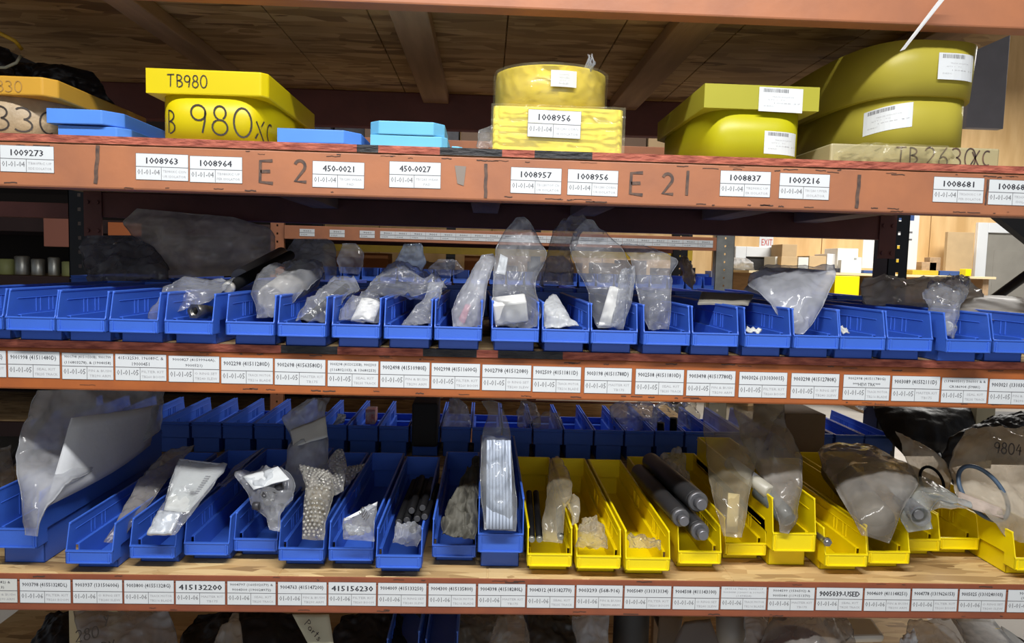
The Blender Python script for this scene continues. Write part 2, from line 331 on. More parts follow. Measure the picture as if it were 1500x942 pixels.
LBL05 = [(-1.068, -0.9648, ['9001898 (41551140E)']), (-0.9628, -0.8584, ['9001998 (41511480D)']), (-0.8557, -0.7514, ['9001798 (41510330B), 9001799', '(116803278), & (1904058)']), (-0.7494, -0.6453, ['415132530, 196089C, &', '19000451']), (-0.6425, -0.5386, ['9000827 (41599964A),', '9000521)']), (-0.5365, -0.4299, ['9002298 (41511280D)']), (-0.4279, -0.3229, ['9002698 (41563580D)']), (-0.3201, -0.2145, ['9003298 (41531235B), 9002303', '(116802103), & 13680253)']), (-0.2124, -0.1091, ['9002498 (41510980E)']), (-0.107, -0.0047, ['9002998 (41511600G)']), (-0.0018, 0.1018, ['9002798 (41512080)']), (0.1039, 0.2059, ['9002509 (41511811D)']), (0.2116, 0.3126, ['9003198 (41511788D)']), (0.3191, 0.4228, ['9002508 (41511810D)']), (0.4271, 0.5321, ['9003498 (41517780E)']), (0.5386, 0.6427, ['9003026 (131030015)']), (0.6499, 0.7545, ['9003298 (41512780K)']), (0.7619, 0.864, ['9002998 (41511780G)', '***HEVI TRK***']), (0.867, 0.9726, ['9003089 (41552111D)']), (0.9748, 1.0765, ['(139800501) 506001 & &', 'CR186904 (59881)']), (1.0788, 1.1832, ['9003021 (131030211)'])]
LBL06 = [(-1.0548, -0.9538, ['9003504 (41582) &', '(19066-413)']), (-0.9503, -0.8454, ['9003798 (41551328DL)']), (-0.8426, -0.7399, ['9003937 (131506006)']), (-0.7378, -0.6339, ['9003800 (41551328G)']), (-0.6318, -0.5281, ['415132200']), (-0.5253, -0.4231, ['9004797 (160502079) &', '9004300 (190028972)']), (-0.4203, -0.3169, ['9004763 (415147200)']), (-0.3148, -0.2131, ['415156230']), (-0.2109, -0.1073, ['9004009 (415133250)']), (-0.1044, -0.0024, ['9004300 (415135800)']), (0.0005, 0.103, ['9004398 (41518280L)']), (0.1052, 0.2082, ['9004312 (415182770)']), (0.2104, 0.3117, ['9003293 (568-916)']), (0.3139, 0.4164, ['9005049 (131313134)']), (0.4187, 0.521, ['9004508 (411143100)']), (0.5232, 0.6237, ['(41516 7850) 9005117', '9003098 (130601 & 319607)', '(149824)']), (0.626, 0.7293, ['9004599 (1536502) &', '9005040 (119151370)']), (0.7315, 0.8353, ['9005039-USED']), (0.8376, 0.9404, ['9004609 (411148251)']), (0.9426, 1.0459, ['9004778 (1319626153)']), (1.0482, 1.1535, ['9005025 (1310240103)']), (1.1566, 1.2624, ['90035 & 9900', '(19000581)'])]
MK_E1 = (-0.4607, 1.5707)
MK_21 = (-0.3899, 1.5756)
MK_E2 = (0.2901, 1.5704)
MK_22 = (0.3578, 1.5739)
MK_23 = (0.406, 1.5725)
MARKLINES = [(-0.7831, 0.0065, 1.5594, 1.6349, 0.0075), (-0.0038, -0.0003, 1.5546, 1.6233, 0.0065), (0.7665, 0.0028, 1.5568, 1.6256, 0.0075), (1.0405, 0.0017, 1.572, 1.6243, 0.004)]
SCRAPE = (-0.0614, 1.5817)
BUND = (0.846, 1.1462)
TIE0 = (0.8429, 0.0, 1.8782)
TIE1 = (0.9025, -0.03, 1.9773)
CORD1 = [(-1.1831, 0.3, 1.945), (-1.1491, 0.3, 1.9276), (-1.1243, 0.31, 1.9158), (-1.1211, 0.33, 1.9027)]
CORD2 = [(-1.1856, 0.3, 1.8495), (-1.1417, 0.3, 1.8511), (-1.1162, 0.3, 1.863), (-1.1186, 0.32, 1.8841)]
BINS05 = [(-0.9985, 0.003, 0.0, 'blue bin cut by the left edge on the middle shelf'), (-0.8955, -0.0, 0.0, 'leftmost fully visible empty blue bin, above the 9001998 sticker'), (-0.7977, 0.0, 0.0, 'empty blue bin second from left on the middle shelf, above the 9001798 sticker'), (-0.6953, 0.002, -0.02, 'empty blue bin third from left on the middle shelf, beside the hexagonal fitting'), (-0.5872, 0.002, -0.03, 'blue bin holding the hexagonal steel fitting'), (-0.4687, 0.006, 0.0, 'blue bin above the 9002298 sticker with the bagged paper roll'), (-0.3649, 0.002, 0.0, 'blue bin above the 9002698 sticker with a slanting tube bag'), (-0.2573, 0.002, 0.0, 'blue bin holding a folded white card in a bag'), (-0.1534, 0.002, 0.0, 'blue bin above the 9002498 sticker with a hanging crumpled bag'), (-0.0523, 0.002, 0.0, 'blue bin above the 9002998 sticker with the tall pink-tinged bag'), (0.0628, 0.002, 0.015, 'blue bin holding the white carton in a large pointed bag'), (0.1661, 0.002, 0.0, 'blue bin with a small milky bag, above the 9002509 sticker'), (0.2654, 0.004, 0.0, 'blue bin holding the tallest clear bag, above the 9003198 sticker'), (0.3724, 0.002, 0.02, 'blue bin above the 9002508 sticker with a grey clear bag hanging in'), (0.4734, 0.002, 0.0, 'empty blue bin above the 9003498 sticker'), (0.5823, 0.002, 0.0, 'blue bin with a paper scrap, above the 9003026 sticker'), (0.6839, 0.002, 0.0, 'blue bin with the hazy bag tip, above the 9003298 sticker'), (0.7808, 0.002, 0.015, 'blue bin right of the hazy bag with a paper scrap in front'), (0.8805, 0.002, 0.0, 'empty blue bin third from the right edge on the middle shelf'), (0.9976, -0.008, 0.02, 'blue bin with the crumpled bag hanging in near the right edge'), (1.1064, 0.004, 0.0, 'blue bin cut by the right edge on the middle shelf')]
BINS06 = [(('b', 1), -0.9729, 0.0545, 0.0, 'tall blue bin at the lower left holding the large hazy bag'), (('b', 0), -0.8086, 0.0357, 0.0, 'blue bin second from left on the lower shelf, with a dull upright bag'), (('b', 0), -0.6931, 0.0678, 0.0, 'blue bin with the long white label bag, above the 9003800 sticker'), (('b', 0), -0.5873, 0.0878, 0.0, 'nearly empty blue bin above the 415132200 sticker'), (('b', 0), -0.4903, 0.1137, 0.0, 'blue bin with a clear bag of dark parts and tilted white label'), (('b', 0), -0.3792, 0.0642, 0.0, 'blue bin holding the bubble-wrapped parcel'), (('b', 0), -0.2739, 0.0674, 0.0, 'blue bin above the 415156230 sticker with a small marked zip bag'), (('b', 0), -0.1674, 0.0312, 0.0, 'blue bin holding the bundle of satin black tubes'), (('b', 0), -0.0541, 0.0934, 0.0, 'blue bin filled with grey-green fabric'), (('b', 1), 0.0469, 0.0633, 0.0, 'tall blue bin holding the tall bag of pale strips, next to the yellow bins'), (('y', 0), 0.1528, 0.0495, 0.0, 'first yellow bin from the left, with two black rods and a hazy sleeve'), (('y', 0), 0.257, 0.0418, 0.0, 'second yellow bin from the left, with a crumpled clear bag'), (('y', 0), 0.3614, 0.0341, 0.0, 'third yellow bin from the left, nearly empty'), (('y', 0), 0.4851, 0.0738, 0.0, 'fourth yellow bin holding three dark cylinders'), (('y', 0), 0.6059, 0.1252, 0.0, 'fifth yellow bin with the beige stick in a tall hazy bag'), (('y', 1), 0.7008, 0.0901, 0.0, 'tall yellow bin with the drooping bag'), (('y', 0), 0.81, 0.0684, 0.0, 'yellow bin above the 9005039-USED sticker with a steel bolt'), (('y', 0), 0.9165, 0.0879, 0.0, 'yellow bin at the foot of the wide brownish sleeve'), (('y', 0), 1.035, 0.1651, 0.0, 'yellow bin under the end of the rigid clear tube'), (('y', 0), 1.1363, 0.1767, 0.0, 'empty-fronted yellow bin left of the ring bags'), (('y', 0), 1.2329, 0.0584, 0.0, 'yellow bin cut by the right edge')]
REAR06 = [-1.4655, -1.3596, -1.2536, -1.1477, -1.0418, -0.9358, -0.8299, -0.7239, -0.618, -0.5121, -0.4061, -0.3002, -0.1942, -0.0883, 0.0176, 0.1236, 0.2295, 0.3354, 0.4414, 0.5473, 0.6533, 0.7592, 0.8651, 0.9711, 1.077, 1.183, 1.2889, 1.3948]
ROD1A = (-0.5537, 0.1, 1.3547)
ROD1B = (-0.5597, 0.62, 1.4301)
ROD2A = (-0.5795, 0.25, 1.372)
ROD2B = (-0.634, 0.8, 1.4344)
FIT0 = (-0.5968, 0.015, 1.3072)
FIT1 = (-0.57, 0.1, 1.2995)
ROLL0 = (-0.4572, 0.08, 1.33)
ROLL1 = (-0.4282, 0.26, 1.3791)
TB0 = (-0.3717, 0.01, 1.2933)
TB1 = (-0.3067, 0.13, 1.3617)
WB0 = (0.0222, -0.005, 1.2928)
CAP0 = (0.9855, 0.01, 1.3148)
DKP = (-0.4564, 0.05, 0.8749)
BW0 = (-0.36, 0.05, 0.8462)
BW1 = (-0.3584, 0.12, 0.9075)
SM0 = (-0.2566, 0.02, 0.8406)
SUN0 = (-0.2559, 0.03, 0.8878)
SUN1 = (-0.2279, 0.02, 0.8544)
RODS_L7 = [((-0.175, 0.05, 0.8564), (-0.1762, 0.42, 0.8345)), ((-0.1584, 0.06, 0.8576), (-0.1654, 0.42, 0.8402)), ((-0.1357, 0.055, 0.8628), (-0.1435, 0.42, 0.8369)), ((-0.1502, 0.08, 0.8723), (-0.1564, 0.42, 0.846)), ((-0.1271, 0.09, 0.8755), (-0.1308, 0.42, 0.8408)), ((-0.1419, 0.03, 0.8475), (-0.1524, 0.42, 0.8274)), ((-0.1199, 0.06, 0.8658), (-0.1159, 0.42, 0.8243))]
STR0 = (0.0145, 0.005, 0.8604)
STR1 = (0.0118, 0.07, 1.0357)
RODS_Y0 = [((0.1137, 0.025, 0.8333), (0.1236, 0.3, 0.8473)), ((0.1299, 0.025, 0.8335), (0.1408, 0.3, 0.8476)), ((0.1761, 0.03, 0.8368), (0.1833, 0.14, 0.8617))]
CYLS = [((0.4874, 0.09, 0.9021), (0.4557, 0.42, 0.9031), 0.0235), ((0.4418, 0.06, 0.8756), (0.4165, 0.38, 0.8857), 0.0205), ((0.4799, 0.04, 0.8525), (0.4619, 0.36, 0.8648), 0.0205)]
TL0 = (0.659, 0.1, 0.9189)
TL1 = (0.6097, 0.24, 0.9511)
BOOT0 = (0.6849, 0.05, 0.8734)
BOLT0 = (0.7624, 0.02, 0.8333)
SL0 = (0.8998, 0.07, 0.8647)
SL1 = (0.9688, 0.42, 0.8837)
CT0 = (0.9634, 0.02, 0.8957)
CT1 = (0.9915, 0.14, 0.8936)
RG1 = (1.097, 0.2, 0.9214)
RG2 = (1.1696, 0.12, 0.9207)
T98 = (1.2028, 0.145, 1.0118)
BBOX = (-0.2352, 0.93, 0.8, -0.1482, 1.08, 0.9501)
CBOX = (1.0232, 0.9, 0.76, 1.1618, 1.2, 0.9439)
RBOX = (-0.4167, 1.1, 0.8358, -0.38170000000000004, 1.16, 0.8909)
PG1 = (0.6371, 1.05, 0.8745)
PG2 = (0.6829, 1.05, 0.8926)
TG0 = (-0.3788, 0.06, 0.6222)
TQ0 = (-0.8859, 0.13, 0.5615)
BLUB = [(-0.1697, 0.24, 0.4008, 'dim blue bin on the bottom shelf, left and lower of two'), (-0.0936, 0.24, 0.4203, 'dim blue bin on the bottom shelf, right and higher of two')]
CAN0 = (0.3751, 0.2, 0.292)
CAN1 = (0.3751, 0.2, 0.7)
SLAT = (0.5054, 0.5, 0.3, 0.5454, 0.53, 0.68)
DT0 = (0.5077, 0.3, 0.4237)
DT1 = (0.5045, 0.5, 0.4455)
PV0 = (0.6363, 0.25, 0.5556)
PV1 = (0.6341, 0.22, 0.4686)
MR0 = (0.7483, 0.12, 0.5277)
FLAB = [(-1.1729, -1.0793), (-0.9856, -0.8918), (-0.7978, -0.7037), (-0.6695, -0.5756), (-0.5743, -0.4803), (-0.4791, -0.3849), (-0.3836, -0.2894), (-0.2881, -0.1937), (-0.1924, -0.0978), (-0.0965, -0.0019), (-0.0006, 0.0943), (0.0956, 0.1905), (0.1918, 0.2869), (0.2882, 0.3834), (0.3848, 0.4801), (0.4814, 0.5769), (0.5783, 0.6739), (0.6752, 0.771), (0.7723, 0.8682), (0.8696, 0.9656), (0.9669, 1.0632), (1.0645, 1.1608), (1.1622, 1.2586), (1.26, 1.3566), (1.3579, 1.4547)]
CANS = [((0.1835, 3.28, 0.79), (0.1835, 3.28, 0.98), 0.045), ((0.4747, 3.28, 0.79), (0.4747, 3.28, 0.98), 0.0656), ((0.5946, 3.28, 0.79), (0.5946, 3.28, 0.98), 0.0363), ((0.7034, 3.28, 0.79), (0.7034, 3.28, 0.98), 0.0544), ((-1.1963, 3.28, 0.79), (-1.1963, 3.28, 0.98), 0.0552), ((-0.8713, 3.28, 0.79), (-0.8713, 3.28, 0.98), 0.0488)]
SHX = (3.9, 6.1)
FARBOX = [('white_carton', (3.5806, 5.9, 1.431, 3.7931, 6.2, 1.6789), 'WHBOX', 'box', 'white carton on the plywood shelf, right of the cans'), ('white_carton', (3.4979, 5.95, 1.431, 3.6047, 6.25, 1.6206), 'WHITE', 'box', 'plain white box left of the white carton on the plywood shelf'), ('crumpled_paper', (3.5649, 5.78, 1.431, 3.774, 5.86, 1.5601), 'PAPER', 'paper', 'low white paper pile before the white carton'), ('glass_jar', (3.7539, 5.85, 1.431, 3.8102, 5.95, 1.5911), 'PAPER2', 'jar', 'small pale jar on the plywood shelf beside the white carton'), ('cardboard_box', (3.1261, 6.2, 1.431, 3.2872, 6.5, 1.7151), 'KBOX', 'box', 'tan carton top on the plywood shelf right of the doorway'), ('cardboard_box', (2.9777, 6.0, 1.431, 3.0419, 6.3, 1.5784), 'PAPER2', 'box', 'small cream box beside the doorway'), ('cardboard_box', (3.0015, 5.9, 1.431, 3.1705, 6.2, 1.5794), 'KBOX', 'box', 'low tan carton on the shelf right of the cream box'), ('tin_can', (3.178, 5.9, 1.431, 3.2838, 6.05, 1.5765), 'PAPER2', 'can', 'pale tin on the plywood shelf'), ('cardboard_box', (3.313, 5.95, 1.431, 3.4908, 6.25, 1.5956), 'KBOX', 'box', 'low tan carton between the tin and the white box'), ('cardboard_sheet', (4.9685, 6.3, 1.431, 5.263, 6.35, 1.9025), 'KBOX', 'cardboard', 'tall tan cardboard leaning on the wall right of the notice'), ('wood_scrap', (4.4332, 5.85, 1.431, 4.5892, 5.95, 1.5627), 'LUMB', 'wood', 'wood offcuts on the plywood shelf, lower piece'), ('wood_scrap', (4.5143, 5.85, 1.431, 4.6278, 5.95, 1.6128), 'LUMB', 'wood', 'wood offcut on the plywood shelf, upper piece'), ('yellow_bin', (3.4977, 5.75, 0.931, 3.7483, 6.05, 1.4), 'YEL', 'bin', 'yellow bin under the plywood shelf, left of the right black upright'), ('navy_bin', (3.8082, 5.8, 1.431, 3.9555, 6.1, 1.463), 'BLUEP', 'bin', 'navy bin under the plywood shelf beside the black upright'), ('olive_bin', (4.3132, 5.8, 1.431, 4.5813, 6.1, 1.4782), 'DYEL', 'bin', 'dull yellow bin under the plywood shelf'), ('navy_bin', (4.5964, 5.8, 1.431, 4.851, 6.1, 1.4787), 'BLUEP', 'bin', 'long navy bin under the plywood shelf'), ('yellow_bin', (4.7977, 5.7, 1.431, 4.8536, 5.8, 1.5027), 'YEL', 'bin', 'small yellow block at the right end of the plywood shelf'), ('black_tool', (3.5255, 5.8, 1.431, 3.5745, 5.85, 1.4747), 'INK', 'tool', 'black tool hanging under the plywood shelf')]
NOTE = (4.1859, 1.4904, 0.62, 0.75)
EXITP = (3.0176, 1.6747, 0.155, 0.13)
RECY = (2.6479, 1.2727, 0.3, 0.42)
RECBAG = [((2.6208, 6.4, 1.4539), (2.9368, 6.4, 1.4329), 0.03), ((2.6029, 6.4, 1.5124), (2.9029, 6.4, 1.5058), 0.08), ((2.6601, 6.4, 1.5655), (2.8099, 6.4, 1.5623), 0.02)]
FAR1 = [(1.58, 1.3051, 0.058, 0.1098, 'PAPER', 'drink_carton', 'carton', 'white carton standing by the far galvanised upright'), (1.4776, 1.3216, 0.087, 0.0715, 'BLUE', 'blue_crate', 'bin', 'blue crate on the far rack left of the white carton'), (1.4044, 1.3388, 0.0627, 0.0952, 'DGREY', 'dark_part', 'part', 'dark part in the far blue crate')]
GPAN = (3.2616, 3.5, 2.4403, 3.5248, 3.56, 5.0)
DARKC = [(1.7744, 1.0, 1.6312), (1.9508, 1.0, 1.5085), (1.9364, 1.0, 1.6784)]
ORP1 = (-2.7348, 3.165, 1.4552, -2.5651, 3.189, 1.6548)
ORP2 = (-2.3442, 3.165, 1.5336, -2.1487, 3.189, 1.6161)
UPX0 = 1.508
UPX1 = 1.5836
WPOST = (1.7168, 0.95, 0.7545, 1.7826, 0.98, 1.13)
DBOX = (1.7852, 1.0, 0.7545, 2.3809, 1.12, 0.9275)

# ================================================================== THE BUILDING
def struct(name, bm, m, parent=None, **k):
    o = obj(name, bm, m, parent, **k)
    if parent is None: o['kind'] = 'structure'
    return o
bm = B(); box(bm, -9, -5, -.05, 9, 8.05, 0); struct('floor', bm, CONC)
bm = B(); box(bm, -9, -5, 5.0, 9, 8.05, 5.1); struct('ceiling', bm, CEIL)
bm = B(); box(bm, -9, 6.6, 0, 9, 6.65, 5.0); wb = struct('wall_back', bm, mat('wall_backing', (.3, .22, .12)))
k = 0
for i in range(9):   # plywood sheets, each a panel with a recessed joint; the joints leave room for the doors
    x0 = -3.6+i*1.22
    if i < 8:
        bm = B(); box(bm, x0+.004, 6.575, .0, x0+1.216, 6.6, 2.44); obj('plywood_panel', bm, PLY, wb, bev=.002)
        bm = B(); box(bm, x0+.004, 6.575, 2.446, x0+1.216, 6.6, 4.88); obj('plywood_panel', bm, PLY, wb, bev=.002)
bm = B(); box(bm, 6.16, 6.575, 0, 7.6, 6.6, 4.88); obj('plywood_panel', bm, PLY, wb, bev=.002)
def door(name, x0, x1, z1, y, leafm, dark=False):
    r = empty(name, ((x0+x1)/2, y, 0)); r['kind'] = 'structure'
    def add(nm, b, m, **kk):
        o = obj(nm, b, m, r, **kk); o.matrix_parent_inverse = Matrix.Translation((-(x0+x1)/2, -y, 0)); return o
    bm = B()
    for a in ((x0, x0+.12), (x1-.12, x1)): box(bm, a[0], y-.05, 0, a[1], y, z1)
    box(bm, x0+.12, y-.05, z1-.11, x1-.12, y, z1); add('door_frame', bm, DOORW, bev=.006)
    bm = B(); box(bm, x0+.12, y-.02, .01, x1-.12, y-.005, z1-.11); add('door_leaf', bm, leafm, bev=.003)
    bm = B(); box(bm, x0+.22, y-.026, .25, x1-.22, y-.02, z1-.3); add('leaf_panel', bm, leafm, bev=.003)
    bm = B(); tube(bm, [(x0+.18, y-.02, 1.02), (x0+.18, y-.07, 1.02)], .02); tube(bm, [(x0+.18, y-.07, 1.02), (x0+.29, y-.07, 1.02)], .011); add('door_handle', bm, STEEL)
door('door_1', 5.45, 6.75, 2.03, 6.575, DOORG)
door('door_2', 2.74, 3.42, 1.69, 6.575, mat('doorway_shade_leaf', (.03, .03, .032), .6))  # near-black leaf stands in for the unlit interior of the doorway

# ================================================================== THE RACK
rack = empty('storage_rack', (0, 0, 0))
T(rack, 'rack', 'orange and black steel pallet rack nearest the camera, its beams covered in numbered stickers')
def beam(z0, z1, y0, y1, m, xa=-1.46, xb=1.5, parent=rack, name='beam'):
    bm = B(); box(bm, xa, y0, z0, xb, y1, z1)
    o = obj(name, bm, m, parent, bev=.004); return o
beam04 = beam(1.549, 1.638, 0, .045, ORG); beam05 = beam(1.141, 1.2265, 0, .045, ORGD); beam06 = beam(.674, .7385, .0, .045, mat('red_orange_beam_paint', (.30, .085, .035), .5, vscale=12, bump=.15, bscale=40, col2=(.22, .06, .03)))
bm = B(); box(bm, -1.46, 0, .7386, 1.5, .0035, .7535); obj('beam_lip', bm, MATS['red_orange_beam_paint'], rack, bev=.001)
beam03 = beam(1.932, 2.02, 0, .045, ORG); beam07 = beam(.19, .275, 0, .045, ORGD)
for z0, z1 in ((1.895, 2.02), (1.549, 1.638), (1.141, 1.2265), (.674, .7385), (.19, .275)): beam(z0, z1, 1.16, 1.205, BEAMSH, -1.42, UPX0-.002)
def upright(x0, x1, y0, y1, parent, m=BLACKSTEEL, ztop=2.6, hole0=.2):
    """C-section post with a column of punched holes in its face"""
    bm = B(); t = .003; xm = (x0+x1)/2; hw = .0055
    box(bm, x0, y0, 0, xm-hw, y0+t, ztop); box(bm, xm+hw, y0, 0, x1, y0+t, ztop)
    z = hole0; prev = 0.0
    while z < ztop: box(bm, xm-hw, y0, prev, xm+hw, y0+t, z-.0065); prev = z+.0065; z += .051
    box(bm, xm-hw, y0, prev, xm+hw, y0+t, ztop)
    box(bm, x0, y0, 0, x0+t, y1, ztop); box(bm, x1-t, y0, 0, x1, y0+(y1-y0)*.2, ztop)
    o = obj('upright', bm, m, parent)
    bm = B(); box(bm, x0-.02, y0-.02, 0, x1+.02, y1+.02, .006); obj('foot_plate', bm, m, o)
    return o
for xa, xb in ((-1.502, -1.425), (UPX0, UPX1)):
    upright(xa, xb, 1.205, 1.31, rack); upright(xa, xb, .0, .07, rack)
    bm = B(); tube(bm, [((xa+xb)/2, .07, .35), ((xa+xb)/2, 1.2, 1.0)], .014, 8); tube(bm, [((xa+xb)/2, .07, 1.7), ((xa+xb)/2, 1.2, 1.05)], .014, 8); obj('brace', bm, BLACKSTEEL, rack)
for x0 in (-1.42, UPX0-.066):
    for z0 in (1.50, 1.09):
        bm = B(); box(bm, x0, 1.153, z0-.02, x0+.062, 1.16, z0+.14)
        for zz in (.0, .1):
            for xx in (.014, .048): tube(bm, [(x0+xx, 1.156, z0+zz), (x0+xx, 1.146, z0+zz)], .007, 8)
        obj('beam_connector', bm, BEAMSH, rack)
bm = B(); box(bm, -1.9, 1.25, 1.545, -1.515, 1.29, 1.60); obj('beam', bm, BEAMSH, rack, bev=.003)

def deck(name, label, ztop, th, y0, panels, m, joists, jm=LUMB, edge=None, jz=.036, x_end=(-1.45, 1.485)):
    r = empty(name, (0, 0, ztop)); T(r, 'shelf board', label)
    inv = Matrix.Translation((0, 0, -ztop))
    xs = [x_end[0]]+panels+[x_end[1]]
    for a, b in zip(xs[:-1], xs[1:]):
        bm = B(); box(bm, a+.0015, y0, ztop-th, b-.0015, 1.20, ztop); box(bm, b-.004, y0+.004, ztop-.006, b+.004, 1.195, ztop-.0012); o = obj('strand_board_panel', bm, m, r, bev=.0015); o.matrix_parent_inverse = inv
    for a, b in joists:
        bm = B(); box(bm, a, .046, ztop-th-jz, b, 1.158, ztop-th-.0005); o = obj('joist', bm, jm, r, bev=.003); o.matrix_parent_inverse = inv
    if edge:
        for a, b, mm in edge:
            bm = B(); n = max(2, int((b-a)/.02)); g = []
            for i in range(n+1):
                x = a+(b-a)*i/n
                g.append([bm.verts.new((x, y0-.0012-.0012*noise.noise(V((x*60, z*300, 2))), z)) for z in (ztop-th+.0002, ztop-th*.66, ztop-th*.33, ztop+.0002)]+[bm.verts.new((x, y0+.004+.006*noise.noise(V((x*30, 4, 2))), ztop+.0004))])
            for i in range(n):
                for j in range(4): bm.faces.new((g[i][j], g[i+1][j], g[i+1][j+1], g[i][j+1]))
            o = obj('painted_edge', bm, mm, r); o.matrix_parent_inverse = inv
    return r
deck('shelf_deck', 'strand board deck seen from beneath above the yellow drums, with flat wooden joists', 2.035, .015, .046, [-.55, -.30, .04, .33, .62, .93], OSBD, [(-.87, -.80), (-.235, -.145), (.43, .525), (1.03, 1.12)], DARKW, x_end=(-1.45, 1.285))
E4 = [(-1.45, -.265, REDEDGE), (-.265, -.222, BLKEDGE), (-.222, -.098, REDEDGE), (-.098, .028, BLKEDGE), (.028, .094, REDEDGE), (.094, .212, BLKEDGE), (.212, 1.485, REDEDGE)]
deck('shelf_deck', 'strand board deck with red and black painted front edge carrying the yellow drums', 1.653, .015, -.001, [-.7, .05, .75], OSBD, [(-.62, -.53), (-.05, .04), (.30, .39), (.78, .87), (1.12, 1.21)], LUMB, E4)
E5 = [(-1.45, -.415, REDEDGE), (-.415, -.30, BLKEDGE), (-.30, -.125, REDEDGE), (-.125, -.014, BLKEDGE), (-.014, .03, REDEDGE), (.03, .165, BLKEDGE), (.165, 1.485, REDEDGE)]
deck('shelf_deck', 'strand board deck with red and black painted front edge under the all-blue bin row', 1.242, .0155, -.001, [-.5, .62], OSBL, [(-.62, -.53), (.0, .09), (.6, .69)], LUMB, E5)
deck('shelf_deck', 'bare strand board deck under the blue and yellow bins', .7542, .0155, .0037, [-.42, .02, .55], OSBL, [(-.62, -.53), (.0, .09), (.6, .69)], LUMB)
deck('shelf_deck', 'strand board deck of the bottom shelf under bags and pipes', .2905, .0155, .0, [-.5, .62], OSBL, [(-.6, -.5), (.6, .7)], LUMB)

# ------------------------------------------------------------------ stickers on the beams
DESC = ['MASTER KIT', 'TB175', 'SEAL KIT', 'TB235 TRACK', 'PIN & BUSH', 'TB290 ARM', 'FILTER KIT', 'TB260 BOOM', 'O RING SET', 'TB240 SLEW', 'TRACK MOTOR', 'TB216 BLADE']
def planar(x0, z1, y, tilt=0.0):
    c, s = math.cos(tilt), math.sin(tilt)
    return lambda x, yy: (V((x0+x*c-yy*s, y, z1+x*s+yy*c)), V((0, -1, 0)))
def shelf_label(parent, x0, x1, zt, h, top, code, desc, style=0, tilt=0.0, aged=False):
    d = Design(); w = x1-x0-.0012; t = .0006
    d.rect(0, -h, w, 0, 0, 1)
    d.rect(0, -h*.515, w, -h*.49, 2, 1.6)
    d.rect(w*.48, -h+.001, w*.489, -h*.5, 2, 1.6)
    for q in ((0, -h, w, -h+t), (0, -t, w, 0), (0, -h, t, 0), (w-t, -h, w, 0)): d.rect(*q, 2, 1.5)
    if style == 0: d.text(top[0], w*.5, -h*.27, w*.60, h*.23, 1, .0004)
    elif style == 1: d.text(top[0], w*.49, -h*.25, w*.88, h*.20, 1, .00012)
    elif style == 4: d.text(top[0], w*.5, -h*.27, w*.86, h*.22, 1, .0005)
    else:
        n = len(top)
        for i, s in enumerate(top): d.text(s, w*.5, -h*(.5/(n+.35)*(i+.75)), w*min(.9, len(s)*.042), h*.5/(n+1.3)*.85, 3 if n > 2 else 1)
    d.text(code, w*.245, -h*.70, w*.42, h*.2, 2)
    for i, s in enumerate(desc): d.text(s, w*.735, -h*(.66+.19*i), w*min(.44, .045*len(s)), h*.09, 3)
    o = d.build('shelf_label', planar(x0, zt, -.0006, tilt), [PAPER2 if aged else PAPER, INK, INKG, INKL], parent)
    o['label'] = 'white numbered sticker reading '+(top[0] if style in (0, 1, 4) else code+', small print')
    return o
for xl, xr, zt, s, ds in LBL04:
    shelf_label(beam04, xl, xr, zt, .0525, [s], '01-01-04', ds, 0, random.uniform(-.006, .006))
for i, (xl, xr, s) in enumerate(LBL05):
    zt = 1.2185-.0062*(xl+.91)+random.uniform(-.0006, .0006)
    shelf_label(beam05, xl, xr, zt, .0545, s, '01-01-05', [DESC[i*2 % 12], DESC[(i*2+1) % 12]], 1 if len(s) == 1 else 3, random.uniform(-.003, .003))
for i, (xl, xr, s) in enumerate(LBL06):
    st = 3 if len(s) > 1 else (4 if len(s[0]) < 13 else 1)
    shelf_label(beam06, xl, xr, .7430+random.uniform(-.0006, .0006), .0515, s, '01-01-06', [DESC[(i*2+4) % 12], DESC[(i*2+5) % 12]], st, random.uniform(-.003, .003), aged=i == 0)
def marker(parent, s, x0, z0, h, w, m, xs=1.0, y=-.0006, name='marker_writing'):
    d = Design(); hand(d, s, 0, 0, h, w, 0, xs); o = d.build(name, planar(x0, z0, y), [m], parent); o['label'] = 'black marker writing '+s.strip(); return o
marker(beam04, 'E', *MK_E1, .046, .0065, MARKB, 1.0); marker(beam04, '2', *MK_21, .043, .006, MARKB, .95)
marker(beam04, 'E', *MK_E2, .046, .0065, MARKB, 1.0); marker(beam04, '2', *MK_22, .042, .006, MARKB, .95); marker(beam04, '1', *MK_23, .050, .006, MARKB, .9)
for x, dx, z0, z1, w in MARKLINES:
    d = Design(); d.stroke([(dx*q/6+.0008*math.sin(q*2), (z1-z0)*q/6) for q in range(7)], w, 0); d.build('marker_line', planar(x, z0, -.0006), [MARKB], beam04)
d = Design(); d.v += [(0, 0, 2), (.013, -.004, 2), (.017, .035, 2), (-.006, .036, 2)]; d.f.append(((0, 1, 2, 3), 0)); d.build('paint_scrape', planar(*SCRAPE, -.0006), [mat('scraped_grey_metal', (.24, .20, .17), .6)], beam04)
def scuffs(parent, n, z0, z1, seed, m):
    random.seed(seed); d = Design()
    for _ in range(n):
        x = random.uniform(-1.0, 1.15); z = random.choice((z0, z1))+random.uniform(-.003, .003); l = random.uniform(.004, .035)
        d.stroke([(x+l*q/5, z+random.uniform(-.0008, .0008)) for q in range(6)], random.uniform(.0006, .0022), 0)
    o = d.build('paint_chips', planar(0, 0, -.0003), [m], parent); o['kind'] = 'stuff'
CHIP = mat('chipped_paint', (.07, .04, .03), .7)
scuffs(beam04, 60, 1.556, 1.631, 3, CHIP); scuffs(beam05, 45, 1.150, 1.2215, 4, CHIP); scuffs(beam06, 26, .681, .7495, 5, CHIP)
